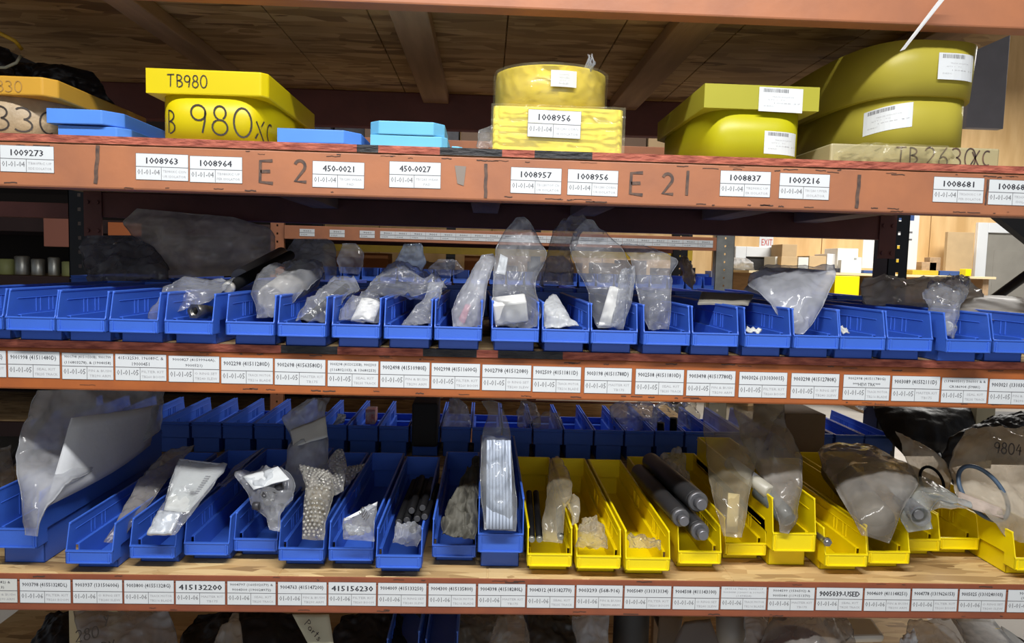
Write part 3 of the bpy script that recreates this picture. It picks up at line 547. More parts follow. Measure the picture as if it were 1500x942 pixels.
d = Design(); d.text('Bundex 1', 0, 0, .026, .0055, 0); d.build('printed_mark', planar(*BUND, -.0004), [MARKB], beam05)
bm = B(); prism(bm, [V(TIE0)+V((-.005, 0, 0)), V(TIE0)+V((.005, 0, .004)), V(TIE1)+V((.006, 0, 0)), V(TIE1)+V((-.005, 0, 0))], (0, .0015, 0))
T(obj('cable_tie', bm, WHITE), 'cable tie', 'white plastic strap hanging from the top beam above the big olive drum')

# ================================================================== TOP DECK: urethane isolators and pads
def superell(xc, yc, a, b, p, n=72, flat_back=False):
    r = []
    for k in range(n):
        t = math.pi+2*math.pi*k/n   # starts at the left, runs round the front
        c, s = math.cos(t), math.sin(t)
        r.append((xc+a*math.copysign(abs(c)**(2/p), c), yc+b*math.copysign(abs(s)**(2/p), s)))
    return r
def ring_prism(bm, pts, z0, z1, th=None, flare=0.0, nz=2):
    n = len(pts); cx = sum(p[0] for p in pts)/n; cy = sum(p[1] for p in pts)/n; L = []
    for j in range(nz+1):
        t = j/nz; z = z0+(z1-z0)*t; L.append([bm.verts.new((x+(x-cx)*flare*t, y+(y-cy)*flare*t, z)) for x, y in pts])
    for j in range(nz):
        for i in range(n): bm.faces.new((L[j][i], L[j][(i+1) % n], L[j+1][(i+1) % n], L[j+1][i])).smooth = True
    bm.faces.new(L[0][::-1]); bm.faces.new(L[-1])
def outline_fn(pts, off=.0006):
    P = [V((x, y, 0)) for x, y in pts]; S = [0]
    for a, b in zip(P[:-1], P[1:]): S.append(S[-1]+(b-a).length)
    def fn(s, z):
        s = max(0, min(S[-1]-1e-6, s)); k = 0
        while S[k+1] < s: k += 1
        t = (s-S[k])/(S[k+1]-S[k]); p = P[k].lerp(P[k+1], t); q = P[max(0, k-1)].lerp(P[k], t); r = P[min(k+1, len(P)-1)].lerp(P[min(k+2, len(P)-1)], t)
        d = (r-q).normalized(); nn = V((d.y, -d.x, 0)); return p+V((0, 0, z))+nn*off, nn
    def s_at(x):
        for k in range(len(P)-1):
            if P[k].x <= x <= P[k+1].x and P[k+1].x > P[k].x: return S[k]+(S[k+1]-S[k])*(x-P[k].x)/(P[k+1].x-P[k].x)
        return 0
    return fn, s_at
def chamfer(x0, x1, y0, y1, fl, fr, bl, br):
    return [(x0, y1-bl), (x0, y0+fl), (x0+fl, y0), (x1-fr, y0), (x1, y0+fr*1.2), (x1, y1-br), (x1-br, y1), (x0+bl, y1)]
def isolator(label, x0, x1, y0, y1, z0, zm, z1, m, m2, ch, inset, p=3.2, name='urethane_isolator'):
    r = empty(name, ((x0+x1)/2, (y0+y1)/2, z0)); T(r, 'isolator', label); inv = Matrix.Translation((-(x0+x1)/2, -(y0+y1)/2, -z0))
    pts = superell((x0+x1)/2, (y0+y1)/2, (x1-x0)/2-inset, (y1-y0)/2-inset, p)
    bm = B(); ring_prism(bm, pts, z0, zm+.002); a = obj('drum', bm, m2, r); a.matrix_parent_inverse = inv
    if ch is not None:
        bm = B(); ring = [V((x, y, zm)) for x, y in chamfer(x0, x1, y0, y1, *ch)]; prism(bm, ring, (0, 0, z1-zm)); b = obj('flange', bm, m, r, bev=.003); b.matrix_parent_inverse = inv
    return r, inv, outline_fn(pts)
def info_sticker(parent, inv, fn, s0, z0, w, h, slant=0.0):
    d = Design(); random.seed(int(s0*1e4) % 999)
    d.rect(0, 0, w, h, 0, 1.5, nx=10); barcode(d, w*.10, h*.80, w*.68, h*.95, 2)
    for i, (a, b, t) in enumerate(((.3, .8, 'TRACK ISOLATOR'), (.2, .6, 'QTY 1   PC'), (.35, .95, '10088 37'), (.12, .35, 'DESC'))): d.text(t, w*(a+b)/2, h*(.62-.13*i), w*(b-a), h*.045, 3)
    o = d.build('sticker', lambda x, y: fn(s0+x, z0+y+slant*x), [PAPER, INK, INKG, INKL], parent); o.matrix_parent_inverse = inv; o['label'] = 'white barcode sticker'
# amber one cut by the left edge of the frame, kraft tape round the drum
r, inv, (fn, sa) = isolator('amber isolator with kraft-taped drum marked 33C, cut by the left edge', -1.19, -.893, .05, .5, 1.653, 1.738, 1.776, UAMB, KRAFT, (0, .02, 0, .03), .012)
d = Design(); hand(d, '33C', 0, 0, .05, .0035, 0, 1.15); s0 = sa(-1.02); o = d.build('marker_writing', lambda x, y: fn(s0+x, 1.668+y), [MARK], r); o.matrix_parent_inverse = inv
d = Design(); hand(d, 'TB330', 0, 0, .022, .0018, 0, 1.1); o = d.build('marker_writing', planar(-1.04, 1.744, .0494), [mat('faded_marker', (.36, .2, .05), .6)], r); o.matrix_parent_inverse = inv
# bright yellow
r, inv, (fn, sa) = isolator('bright yellow isolator with large 980 marker writing on flange and drum', -.684, -.446, .004, .47, 1.653, 1.742, 1.7905, UYEL, UYEL, (0, .012, .02, .05), .007, 5.0)
d = Design(); hand(d, 'TB980', 0, 0, .024, .0022, 0, .9); o = d.build('marker_writing', planar(-.642, 1.7555, .0034), [MARK], r); o.matrix_parent_inverse = inv
s0 = sa(-.648); d = Design(); hand(d, 'B', 0, -.002, .046, .003, 0, .7); hand(d, '980', .05, .004, .058, .0036, 0, 1.0); hand(d, 'XC', .178, .004, .044, .0034, 0, 1.0)
o = d.build('marker_writing', lambda x, y: fn(s0+x, 1.669+y-.07*x), [MARK], r); o.matrix_parent_inverse = inv
# lemon
r, inv, (fn, sa) = isolator('lemon yellow isolator with two white stickers between the wrapped and the olive ones', .452, .698, .05, .53, 1.653, 1.762, 1.812, mat('lemon_urethane_flange', (.56, .53, .06), .36, vscale=3, col2=(.50, .47, .05), trans=.3), UGRN, (.0, .0, .05, .02), .010, 4.6)
info_sticker(r, inv, fn, sa(.588), 1.672, .078, .048, -.03)
f2 = lambda s, z: (V((s, .0492, z)), V((0, -1, 0)))
info_sticker(r, inv, f2, .568, 1.7585, .094, .050, -.02)
# olive double oval
pr = empty('urethane_isolator', (.95, .38, 1.699)); T(pr, 'isolator', 'large olive yellow two-tier oval isolator, tallest on the top shelf at right'); inv = Matrix.Translation((-.95, -.38, -1.699))
pL = superell(.948, .385, .130, .325, 3.4); pU = superell(.945, .385, .143, .335, 3.4)
bm = B(); ring_prism(bm, pL, 1.699, 1.805); o = obj('drum', bm, UOLV, pr); o.matrix_parent_inverse = inv
bm = B(); ring_prism(bm, pU, 1.803, 1.916, flare=.03); o = obj('collar', bm, UOLV, pr); o.matrix_parent_inverse = inv
fn, sa = outline_fn(pL); info_sticker(pr, inv, fn, sa(.838), 1.727, .105, .052, .12)
fn, sa = outline_fn(superell(.945, .385, .143*1.024, .335*1.024, 3.4)); info_sticker(pr, inv, fn, sa(.945), 1.836, .088, .055, .0)
# wrapped block under the olive one
wbk = empty('wrapped_block', (.915, .3, 1.653)); T(wbk, 'block', 'tan wrapped block with TB2630XC marker writing under the olive isolator'); inv = Matrix.Translation((-.915, -.3, -1.653))
bm = B(); box(bm, .73, .052, 1.6535, 1.10, .60, 1.6975); o = obj('block', bm, mat('tan_urethane', (.46, .40, .22), .45, var=.2, vscale=6), wbk, bev=.004); o.matrix_parent_inverse = inv
d = Design(); hand(d, 'TB', 0, 0, .034, .0032, 0, 1.0); hand(d, '2630', .062, -.006, .042, .003, 0, .95); hand(d, 'XC', .165, 0, .034, .003, 0, 1.0)
o = d.build('marker_writing', planar(.872, 1.660, .0515), [MARKB], wbk); o.matrix_parent_inverse = inv
o = bag('stretch_film', [((.735, .049, 1.657), (.995, .049, 1.657), .002), ((.74, .046, 1.68), (1.0, .047, 1.68), .003), ((.80, .05, 1.701), (.985, .05, 1.701), .001)], WRAPY, None, None, parent=wbk, wr=.004, freq=60, nu=40, nv=10, layers=1); o.matrix_parent_inverse = inv
# stretch-wrapped one in the middle
wr = empty('wrapped_isolator', (.14, .16, 1.653)); T(wr, 'isolator', 'yellow isolator in shiny stretch wrap with a 1008956 sticker, centre of the top shelf'); inv = Matrix.Translation((-.14, -.16, -1.653))
bm = B(); prism(bm, [V((x, y, 1.6535)) for x, y in chamfer(.008, .277, .02, .31, .004, .006, .004, .02)], (0, 0, .0915)); o = obj('base_block', bm, mat('wrapped_yellow', (.88, .74, .10), .3, var=.1, coat=.4), wr, bev=.003); o.matrix_parent_inverse = inv
cp = superell(.134, .155, .122, .122, 2.1); bm = B(); ring_prism(bm, cp, 1.745, 1.834); o = obj('drum', bm, mat('wrapped_yellow_drum', (.74, .58, .06), .35, var=.15, coat=.3), wr); o.matrix_parent_inverse = inv
fnw, saw = outline_fn(superell(.134, .155, .1245, .1245, 2.1))
bm = B(); G = []
for j in range(26):   # stretch wrap round the base: many horizontal pleats
    z = 1.655+.0935*j/25; row = []
    for i in range(61):
        x = .004+.277*i/60; e = .006*abs(noise.noise(V((x*5, j*1.7, 3))))+.002*abs(noise.noise(V((x*30, j*1.1, 8))))
        row.append(bm.verts.new((x, .0175-e-(0 if .02 < x < .265 else -.004), z+.002*noise.noise(V((x*9, j, 1))))))
    G.append(row)
for j in range(25):
    for i in range(60): bm.faces.new((G[j][i], G[j][i+1], G[j+1][i+1], G[j+1][i])).smooth = True
o = obj('stretch_film', bm, WRAPY, wr, recalc=False); o.matrix_parent_inverse = inv
bm = B(); G = []
for j in range(20):
    z = 1.746+.092*j/19; row = []
    for i in range(81):
        p, n = fnw(.002+.365*i/80*1.0, z); e = .004*abs(noise.noise(V((i*.16+j*.05, j*.18, 5))))
        row.append(bm.verts.new(p+n*(e+.001)))
    G.append(row)
for j in range(19):
    for i in range(80): bm.faces.new((G[j][i], G[j][i+1], G[j+1][i+1], G[j+1][i])).smooth = True
o = obj('stretch_film', bm, WRAPY, wr, recalc=False); o.matrix_parent_inverse = inv
bm = B()
for k in range(7): tube(bm, [(.196+.002*k, .06, 1.828), (.203+.003*k+.004*math.sin(k*2), .055, 1.846+.002*math.cos(k)), (.207+.0045*math.sin(k*1.7), .05+.003*math.cos(k*2.2), 1.862+.003*math.sin(k*3))], [.0035, .002, .001], 6)
o = obj('film_tail', bm, CLRH, wr); o.matrix_parent_inverse = inv
shl = shelf_label(wr, .0795, .190, 1.7385, .0555, ['1008956'], '01-01-04', ['TB1280 CORN', 'UR ISOLATOR'], 0, -.015)
for v in shl.data.vertices: v.co.y += .0145
shl.matrix_parent_inverse = inv
d = Design(); d.rect(0, 0, .052, .033, 0, 1.5, nx=8)
for i in range(4): d.text(['ISOLATOR', 'TB1280', 'QTY 1', 'REF'][i], .026, .026-.006*i, .02, .0016, 3)
s0 = saw(.125); o = d.build('sticker', lambda x, y: fnw(s0+x, 1.784+y+.004), [PAPER2, INK, INKG, INKL], wr, lay=.004); o.matrix_parent_inverse = inv

def pad(label, x0, x1, y0, y1, z0, z1, m, ch=(.02, .03, .02, .04), group=None):
    bm = B(); prism(bm, [V((x, y, z0)) for x, y in chamfer(x0, x1, y0, y1, *ch)], (0, 0, z1-z0)); o = obj('wear_pad', bm, m, None, bev=.002); T(o, 'wear pad', label, group); return o
pad('blue slab with cut corner, lower of the pair beside the amber isolator', -.888, -.75, .06, .40, 1.6535, 1.682, UBLU, (.0, .02, .02, .05))
pad('blue slab with cut corner, upper of the pair beside the amber isolator', -.905, -.765, .05, .42, 1.6845, 1.714, UBLU, (.0, .03, .02, .05))
pad('single flat blue slab in front of the bright yellow isolator', -.424, -.262, -.0, .2, 1.6535, 1.681, UBLU, (.0, .03, .02, .05))
pad('light blue slab, lower of the stack of two', -.243, -.085, .03, .22, 1.6535, 1.6795, ULBL, (.0, .012, .02, .03))
pad('small light blue slab end poking out right of the light blue stack', -.078, -.055, .075, .25, 1.6535, 1.668, ULBL, (.0, .008, .0, .0))
pad('light blue slab, upper of the stack of two', -.246, -.092, .028, .23, 1.6805, 1.708, ULBL, (.02, .022, .02, .05))
bag('plastic_bag', [((-0.0259,0.1,1.6709),(0.0096,0.1,1.6706),0.004),((-0.0237,0.12,1.6977),(0.0089,0.12,1.7061),0.008),((-0.0196,0.12,1.7125),(0.0055,0.12,1.7221),0.002)], CLR, 'bag', 'small clear bag left of the wrapped isolator', wr=.006, freq=40, nu=14, nv=16)
bag('parts_bag', [((-1.249,0.5,1.7833),(-0.9759,0.5,1.7927),0.05),((-1.256,0.5,1.8534),(-1.0192,0.5,1.853),0.05),((-1.2462,0.5,1.8974),(-1.0537,0.5,1.8974),0.03),((-1.2372,0.5,1.9117),(-1.1149,0.5,1.9092),0.01)], FAB, 'bag', 'black plastic bag behind the amber isolator', wr=.02, freq=14)
bag('parts_bag', [((-1.2838,0.35,1.8169),(-1.1512,0.35,1.833),0.04),((-1.2819,0.35,1.8815),(-1.1501,0.35,1.875),0.04),((-1.2802,0.35,1.9377),(-1.1655,0.35,1.9067),0.02)], FAB, 'bag', 'black bag with a yellow cord at the top left corner', wr=.015, freq=16)
bm = B(); tube(bm, CORD1, .0045, 8); T(obj('cord', bm, DYEL), 'cord', 'yellow cord over the black bag at top left')
bm = B(); tube(bm, CORD2, .0035, 8); T(obj('wire', bm, mat('pale_wire', (.45, .5, .42), .4)), 'wire', 'pale green wire below the yellow cord at top left')

# ================================================================== SHELF BINS
def bin_body(W_, H, D, lz0, lz1):
    bm = B(); t = .0026; w = W_/2; wl = w-.007; ys = -.036
    top = [(ys, lz0), (ys, lz1), (ys+.002, lz1+.004), (ys+.015, H), (D, H), (D, H*.47), (.0, H*.47), (0, lz0)]
    for s in (-1, 1):
        prism(bm, [(s*w, y, z) for y, z in top], (-s*t, 0, 0))
        prism(bm, [(s*wl, y, z) for y, z in [(0, 0), (0, H*.5), (D, H*.5), (D, 0)]], (-s*t, 0, 0))
        box(bm, min(s*wl, s*w), 0, H*.47, max(s*wl, s*w), D, H*.47+t)
        box(bm, min(s*(w+.0008), s*(w-.0042)), ys+.016, H-.0035, max(s*(w+.0008), s*(w-.0042)), D, H+.0008)
        for y in (.06, .075, .105, .12, .28, .295, .325, .34):
            box(bm, min(s*w, s*(w-.0042)), y, H*.52, max(s*w, s*(w-.0042)), y+.0022, H*.80)
        box(bm, min(s*w, s*(w-.004)), .0, H*.80, max(s*w, s*(w-.004)), D, H*.80+.0018)
    box(bm, -wl, 0, 0, wl, D, t); box(bm, -wl, 0, 0, wl, t, lz0+t); box(bm, -w, ys, lz0, w, t, lz0+t)
    box(bm, -w, ys, lz0, w, ys+t, lz1); box(bm, -w, ys-.0014, lz1-.0035, w, ys+.006, lz1)
    box(bm, -w, D-t, H*.47, w, D, H); box(bm, -wl, D-t, 0, wl, D, H*.5); box(bm, -w, D-.004, H-.0035, w, D+.002, H+.0008)
    box(bm, -w, D, H-.011, w, D+.008, H-.008)
    return bm
def bin_holder(W_, lz0, lz1):
    bm = B(); w = W_/2; ys = -.036; d = .0032
    box(bm, -w+.004, ys-d, lz0+.001, w-.004, ys+.0002, lz0+.0042)
    for s in (-1, 1): prism(bm, [(s*(w-.0085), ys+.0002, lz0+.001), (s*(w-.0085), ys-d, lz0+.001), (s*(w-.0085), ys-d*.6, lz1-.005), (s*(w-.0085), ys+.0002, lz1-.004)], (s*.0028, 0, 0))
    return bm
def make_bin(name, m, W_=.0965, H=.103, D=.56, lz0=.022, lz1=.050):
    o = obj(name, bin_body(W_, H, D, lz0, lz1), m, None, bev=.0009); h = obj('label_holder', bin_holder(W_, lz0, lz1), m, o, bev=.0006); return o
PROTO = {('b', 0): make_bin('shelf_bin', BLUE), ('y', 0): make_bin('shelf_bin', YEL), ('b', 1): make_bin('shelf_bin', BLUE, .0985, .162, .56, .046, .088), ('y', 1): make_bin('shelf_bin', YEL, .0985, .162, .56, .046, .088), ('b', 2): make_bin('shelf_bin', BLUE, .101, .103, .44)}
used = set()
ORD = ['first', 'second', 'third', 'fourth', 'fifth', 'sixth', 'seventh', 'eighth', 'ninth', 'tenth', 'eleventh', 'twelfth', 'thirteenth', 'fourteenth', 'fifteenth', 'sixteenth', 'seventeenth', 'eighteenth', 'nineteenth', 'twentieth', 'twenty-first', 'twenty-second', 'twenty-third', 'twenty-fourth', 'twenty-fifth', 'twenty-sixth', 'twenty-seventh', 'twenty-eighth', 'twenty-ninth', 'thirtieth']
def put_bin(key, x, y, z, label, rz=0.0, group=None):
    src = PROTO[key]
    if key in used:
        o = src.copy(); COL.objects.link(o)
        for c in src.children: k = c.copy(); COL.objects.link(k); k.parent = o
    else: o = src; used.add(key)
    o.location = (x, y, z); o.rotation_euler = (0, 0, rz); T(o, 'bin', label, group); return o
for x, y, rz, lab in BINS05: put_bin(('b', 0), x, y, 1.2423, lab, rz, 'blue bins of the middle shelf')
for key, x, y, rz, lab in BINS06: put_bin(key, x, y, .7545, lab, rz, 'bins of the lower shelf')
random.seed(11)
for i in range(24):
    x = -1.325+i*.1125
    if not (x > 1.29): put_bin(('b', 2), x, 1.425+random.uniform(-.004, .004), 1.2423, ORD[i]+' from the left of the rear blue bins facing away on the middle shelf', math.pi, 'rear bins of the middle shelf')
for i, x in enumerate(REAR06): put_bin(('b', 2), x, 1.425+random.uniform(-.006, .006), .7545, ORD[i]+' from the left of the rear blue bins facing away on the lower shelf', math.pi, 'rear bins of the lower shelf')

# ================================================================== MIDDLE SHELF: what lies in and over the bins
def P(name, bm, m, cat, label, group=None, **k): return T(obj(name, bm, m, None, **k), cat, label, group)
bag('plastic_bag', [((-1.0748,0.95,1.3437),(-0.6971,0.95,1.3672),0.03),((-1.1182,0.95,1.4164),(-0.6928,0.95,1.4348),0.06),((-1.1526,0.95,1.4822),(-0.6974,0.95,1.4885),0.06),((-1.174,0.95,1.526),(-0.7242,0.95,1.5213),0.04),((-1.1318,0.95,1.5693),(-0.8349,0.95,1.5514),0.01)], film('grey_brown_film', .62, (.80, .76, .69), tint=(.8, .78, .75), bump=.35), 'bag', 'big dusty grey-brown bag leaning behind the bins at left', wr=.022, freq=9)
bag('plastic_bag', [((-1.2248,0.8,1.3343),(-0.9722,0.8,1.3409),0.03),((-1.2628,0.85,1.39),(-1.0034,0.85,1.3906),0.03),((-1.2972,0.9,1.4392),(-1.0672,0.9,1.4457),0.02),((-1.2816,0.9,1.4766),(-1.1314,0.9,1.4809),0.005)], film('smoky_polythene', .40, (.34, .34, .38), tint=(.6, .6, .63)), 'bag', 'dark smoky bag beside the left black upright', wr=.015, freq=12)
bag('plastic_bag', [((-0.5903,0.7,1.3532),(-0.4453,0.7,1.3652),0.02),((-0.5959,0.72,1.4078),(-0.4539,0.72,1.4219),0.03),((-0.5958,0.75,1.4554),(-0.4645,0.75,1.4715),0.02),((-0.5836,0.75,1.4805),(-0.481,0.75,1.4834),0.004)], CLRH, 'bag', 'upright grey bag behind the two black tubes', wr=.014, freq=16)
bm = B(); stepped(bm, ROD1A, ROD1B, [(0, .0135), (1, .0135)]); rr = P('hydraulic_rod', bm, RUBBER, 'rod', 'black rod with a steel end poking out of the fifth blue bin')
bm = B(); stepped(bm, V(ROD1A)+(V(ROD1A)-V(ROD1B)).normalized()*.012, ROD1A, [(0, .009), (.25, .0135), (1, .0138)]); obj('steel_end', bm, mat('pale_steel_end', (.5, .48, .44), .4, .3), rr)
bm = B(); stepped(bm, ROD2A, ROD2B, [(0, .021), (1, .021)]); P('hydraulic_rod', bm, mat('dark_grey_rod', (.13, .12, .115), .4), 'rod', 'thicker dark rod behind the black rod at left')
# hydraulic fitting
bm = B(); a, b = V(FIT0), V(FIT1); hollow(bm, a, a.lerp(b, .35), .0165, .0105, 6); hollow(bm, a.lerp(b, .05), a.lerp(b, .55), .0135, .009, 20); stepped(bm, a.lerp(b, .5), b, [(0, .010), (.4, .012), (.5, .008), (1, .008)])
P('hydraulic_fitting', bm, mat('dull_steel', (.26, .25, .23), .35, .85, var=.5, vscale=40), 'fitting', 'hexagonal steel fitting lying in the fourth whole blue bin')
bag('plastic_bag', [((-0.6889,0.02,1.2877),(-0.6568,0.0,1.2872),0.001),((-0.6892,0.05,1.3256),(-0.6249,0.03,1.3112),0.004),((-0.6849,0.08,1.3534),(-0.5877,0.05,1.3253),0.006),((-0.6696,0.12,1.3705),(-0.5486,0.06,1.346),0.005),((-0.6436,0.2,1.3743),(-0.5406,0.1,1.3714),0.001)], CLR, 'bag', 'thin clear bag draped over the bin wall above the hexagonal fitting', wr=.008, freq=18)
bag('plastic_bag', [((-0.4783,0.04,1.2942),(-0.4344,0.03,1.2931),0.012),((-0.4856,0.05,1.3164),(-0.4173,0.05,1.3152),0.025),((-0.4993,0.08,1.3509),(-0.394,0.1,1.3544),0.034),((-0.5015,0.14,1.3806),(-0.3732,0.2,1.3831),0.034),((-0.4653,0.2,1.4089),(-0.3984,0.3,1.4108),0.012)], CLR, 'bag', 'clear bag round a grey paper roll in the bin above the 9002298 sticker', wr=.010, freq=18)
bm = B(); stepped(bm, ROLL0, ROLL1, [(0, .030), (.02, .034), (.98, .038), (1, .034)]); P('paper_roll', bm, mat('grey_beige_paper', (.36, .34, .31), .7, var=.25, vscale=25, bump=.2), 'roll', 'pale grey paper roll inside a clear bag, left part of the middle shelf')
bag('plastic_bag', [((-0.3859,0.0,1.2938),(-0.3291,0.0,1.2938),0.01),((-0.3838,0.03,1.313),(-0.3131,0.03,1.3147),0.018),((-0.3721,0.07,1.3356),(-0.2915,0.08,1.349),0.02),((-0.3497,0.12,1.3609),(-0.278,0.12,1.3658),0.014),((-0.337,0.16,1.3816),(-0.3018,0.16,1.3841),0.002)], CLR, 'bag', 'slanting clear tube bag in the bin above the 9002698 sticker', wr=.009, freq=20)
bm = B(); stepped(bm, TB0, TB1, [(0, .008), (1, .008)]); P('dark_tube', bm, RUBBER, 'tube', 'dark tube inside the slanting clear bag')
bag('plastic_bag', [((-0.2958,0.0,1.2946),(-0.2094,0.0,1.2953),0.012),((-0.299,0.03,1.3151),(-0.2139,0.03,1.3172),0.02),((-0.2877,0.06,1.3353),(-0.2212,0.06,1.3399),0.014),((-0.2857,0.08,1.352),(-0.233,0.08,1.3534),0.002)], CLR, 'bag', 'clear bag around a folded white card in the seventh whole blue bin', wr=.008, freq=22)
T(sheet('folded_card', [(-0.2753,0.01,1.2943),(-0.2276,0.01,1.2926),(-0.2197,0.05,1.3303),(-0.2601,0.05,1.3394)], .004, WHBOX, bow=.006), 'card', 'folded white card inside a clear bag in the seventh whole blue bin')
bag('plastic_bag', [((-0.2718,0.06,1.3401),(-0.1646,0.1,1.3484),0.004),((-0.2539,0.1,1.364),(-0.1065,0.12,1.3597),0.022),((-0.2376,0.15,1.3905),(-0.0858,0.15,1.3746),0.028),((-0.2151,0.2,1.4046),(-0.1203,0.2,1.393),0.012)], CLR, 'bag', 'crumpled clear bag lying across two bins above the 9002498 sticker', wr=.016, freq=16)
bag('plastic_bag', [((-0.1703,0.0,1.2948),(-0.1058,0.0,1.295),0.006),((-0.1517,0.02,1.3194),(-0.1049,0.02,1.3205),0.012),((-0.1335,0.05,1.347),(-0.096,0.05,1.3523),0.012),((-0.1175,0.1,1.3795),(-0.0878,0.1,1.3833),0.006)], CLR, 'bag', 'clear bag hanging down into the bin above the 9002498 sticker', wr=.01, freq=18)
bag('plastic_bag', [((-0.065,0.0,1.2917),(-0.0059,0.0,1.2917),0.018),((-0.0666,0.02,1.3215),(-0.0025,0.02,1.3231),0.024),((-0.0552,0.04,1.3566),(0.0023,0.04,1.361),0.024),((-0.0378,0.06,1.3927),(0.0101,0.06,1.4013),0.018),((-0.014,0.08,1.4269),(0.0183,0.08,1.4337),0.008),((-0.0084,0.08,1.4388),(0.0151,0.08,1.4424),0.002)], CLRH, 'bag', 'tall narrow clear bag with pink gasket above the 9002998 sticker', wr=.008, freq=20)
bm = B(); prism(bm, [(-0.0588,0.02,1.2916),(-0.0417,0.02,1.2906),(-0.0288,0.045,1.331),(-0.0405,0.045,1.3336)], (.0, .006, .002)); P('pink_gasket', bm, PINK, 'gasket', 'dull pink gasket inside the tall narrow bag', bev=.002)
bag('plastic_bag', [((0.0207,-0.02,1.2926),(0.1072,-0.02,1.2933),0.022),((0.0173,0.0,1.3248),(0.1133,0.0,1.3272),0.034),((0.0164,0.02,1.3664),(0.1049,0.02,1.3687),0.034),((0.0185,0.05,1.4089),(0.1117,0.05,1.4041),0.03),((0.0221,0.07,1.4527),(0.1324,0.07,1.4484),0.024),((0.0375,0.08,1.49),(0.1144,0.08,1.4848),0.014),((0.0636,0.09,1.5206),(0.0784,0.09,1.521),0.001)], CLR, 'bag', 'large pointed clear bag standing in the bin above the 9002798 sticker', wr=.014, freq=14, nv=46)
bm = B(); a = V(WB0); vs = box(bm, 0, 0, 0, .070, .045, .048); bmesh.ops.rotate(bm, verts=vs, cent=(0, 0, 0), matrix=Matrix.Rotation(math.radians(-8), 3, 'Y')@Matrix.Rotation(math.radians(20), 3, 'X')); bmesh.ops.translate(bm, verts=bm.verts, vec=a)
P('white_carton', bm, WHBOX, 'box', 'small white carton in the foot of the large pointed bag', bev=.004)
T(sheet('paper_slip', [(0.0231,0.05,1.4018),(0.0421,0.05,1.3979),(0.0475,0.07,1.4344),(0.0311,0.07,1.4427)], .001, PAPER), 'paper', 'white paper slip high inside the large pointed bag')
bag('plastic_bag', [((0.1284,0.0,1.2949),(0.1966,0.0,1.2966),0.01),((0.1259,0.03,1.3155),(0.1842,0.02,1.3133),0.014),((0.1285,0.07,1.3335),(0.1695,0.05,1.3328),0.014),((0.144,0.1,1.3503),(0.159,0.1,1.3537),0.002)], film('milky_polythene', .6, (.72, .74, .74)), 'bag', 'small milky bag with rounded end in the bin above the 9002509 sticker', wr=.006, freq=24)
bag('plastic_bag', [((0.1338,0.3,1.3714),(0.2218,0.3,1.3737),0.02),((0.1444,0.3,1.4104),(0.2137,0.3,1.4123),0.03),((0.1515,0.28,1.4556),(0.2065,0.28,1.4571),0.024),((0.1623,0.25,1.5009),(0.2406,0.25,1.5112),0.016),((0.1934,0.2,1.5264),(0.2461,0.2,1.5248),0.002)], CLRD, 'bag', 'brownish clear bag behind the two tallest bags', wr=.014, freq=18)
bag('plastic_bag', [((0.2334,-0.02,1.2992),(0.2842,-0.02,1.2976),0.014),((0.224,0.0,1.33),(0.2952,0.0,1.3317),0.024),((0.2153,0.03,1.3712),(0.3051,0.03,1.3735),0.032),((0.196,0.05,1.4136),(0.3129,0.05,1.4241),0.034),((0.1821,0.07,1.4615),(0.2915,0.07,1.4646),0.028),((0.1911,0.08,1.4944),(0.2595,0.08,1.4934),0.014),((0.2153,0.09,1.5206),(0.2303,0.09,1.5196),0.001)], CLR, 'bag', 'tallest clear bag with a white strip inside, above the 9003198 sticker', wr=.014, freq=14, nv=46)
T(sheet('white_strip', [(0.2365,0.0,1.2976),(0.2665,0.0,1.2969),(0.2896,0.04,1.3727),(0.2645,0.04,1.3794)], .003, WHBOX, bow=.004), 'strip', 'bright white strip inside the tallest clear bag')
bag('plastic_bag', [((0.2619,-0.01,1.299),(0.286,-0.01,1.2996),0.004),((0.2728,0.02,1.3371),(0.3046,0.02,1.3379),0.012),((0.282,0.04,1.3798),(0.3155,0.04,1.3836),0.012),((0.2945,0.06,1.4162),(0.3209,0.06,1.4213),0.002)], CLRH, 'bag', 'small grey bag pressed against the right side of the tallest bag', wr=.008, freq=24)
bag('plastic_bag', [((0.3403,-0.01,1.2952),(0.3802,-0.01,1.2948),0.012),((0.3319,0.01,1.3248),(0.3868,0.01,1.3233),0.02),((0.3249,0.04,1.3664),(0.3925,0.04,1.3652),0.026),((0.3205,0.07,1.4095),(0.4041,0.07,1.4087),0.026),((0.308,0.09,1.4462),(0.417,0.09,1.4372),0.014),((0.2998,0.1,1.4715),(0.3498,0.1,1.4699),0.002)], CLR, 'bag', 'clear bag hanging into the bin above the 9002508 sticker', wr=.012, freq=15, nv=40)
T(sheet('cardboard_strip', [(0.4786,0.12,1.3426),(0.5937,0.12,1.3424),(0.6714,0.3,1.3581),(0.5549,0.35,1.36)], .004, mat('grey_brown_card', (.26, .24, .20), .8)), 'card', 'flat grey-brown strip lying over bins, above the 9003498 sticker')
bag('plastic_bag', [((0.6417,-0.01,1.2967),(0.6678,-0.01,1.2945),0.004),((0.6342,0.01,1.3179),(0.6957,0.01,1.3194),0.012),((0.6198,0.06,1.3509),(0.7234,0.03,1.3537),0.02),((0.5985,0.14,1.3881),(0.7532,0.06,1.3915),0.024),((0.6178,0.18,1.4161),(0.7799,0.1,1.4183),0.016),((0.6677,0.22,1.4332),(0.7851,0.12,1.4382),0.002)], CLRH, 'bag', 'hazy bag round a grey foam sheet above the 9003026 and 9003298 stickers', wr=.008, freq=14)
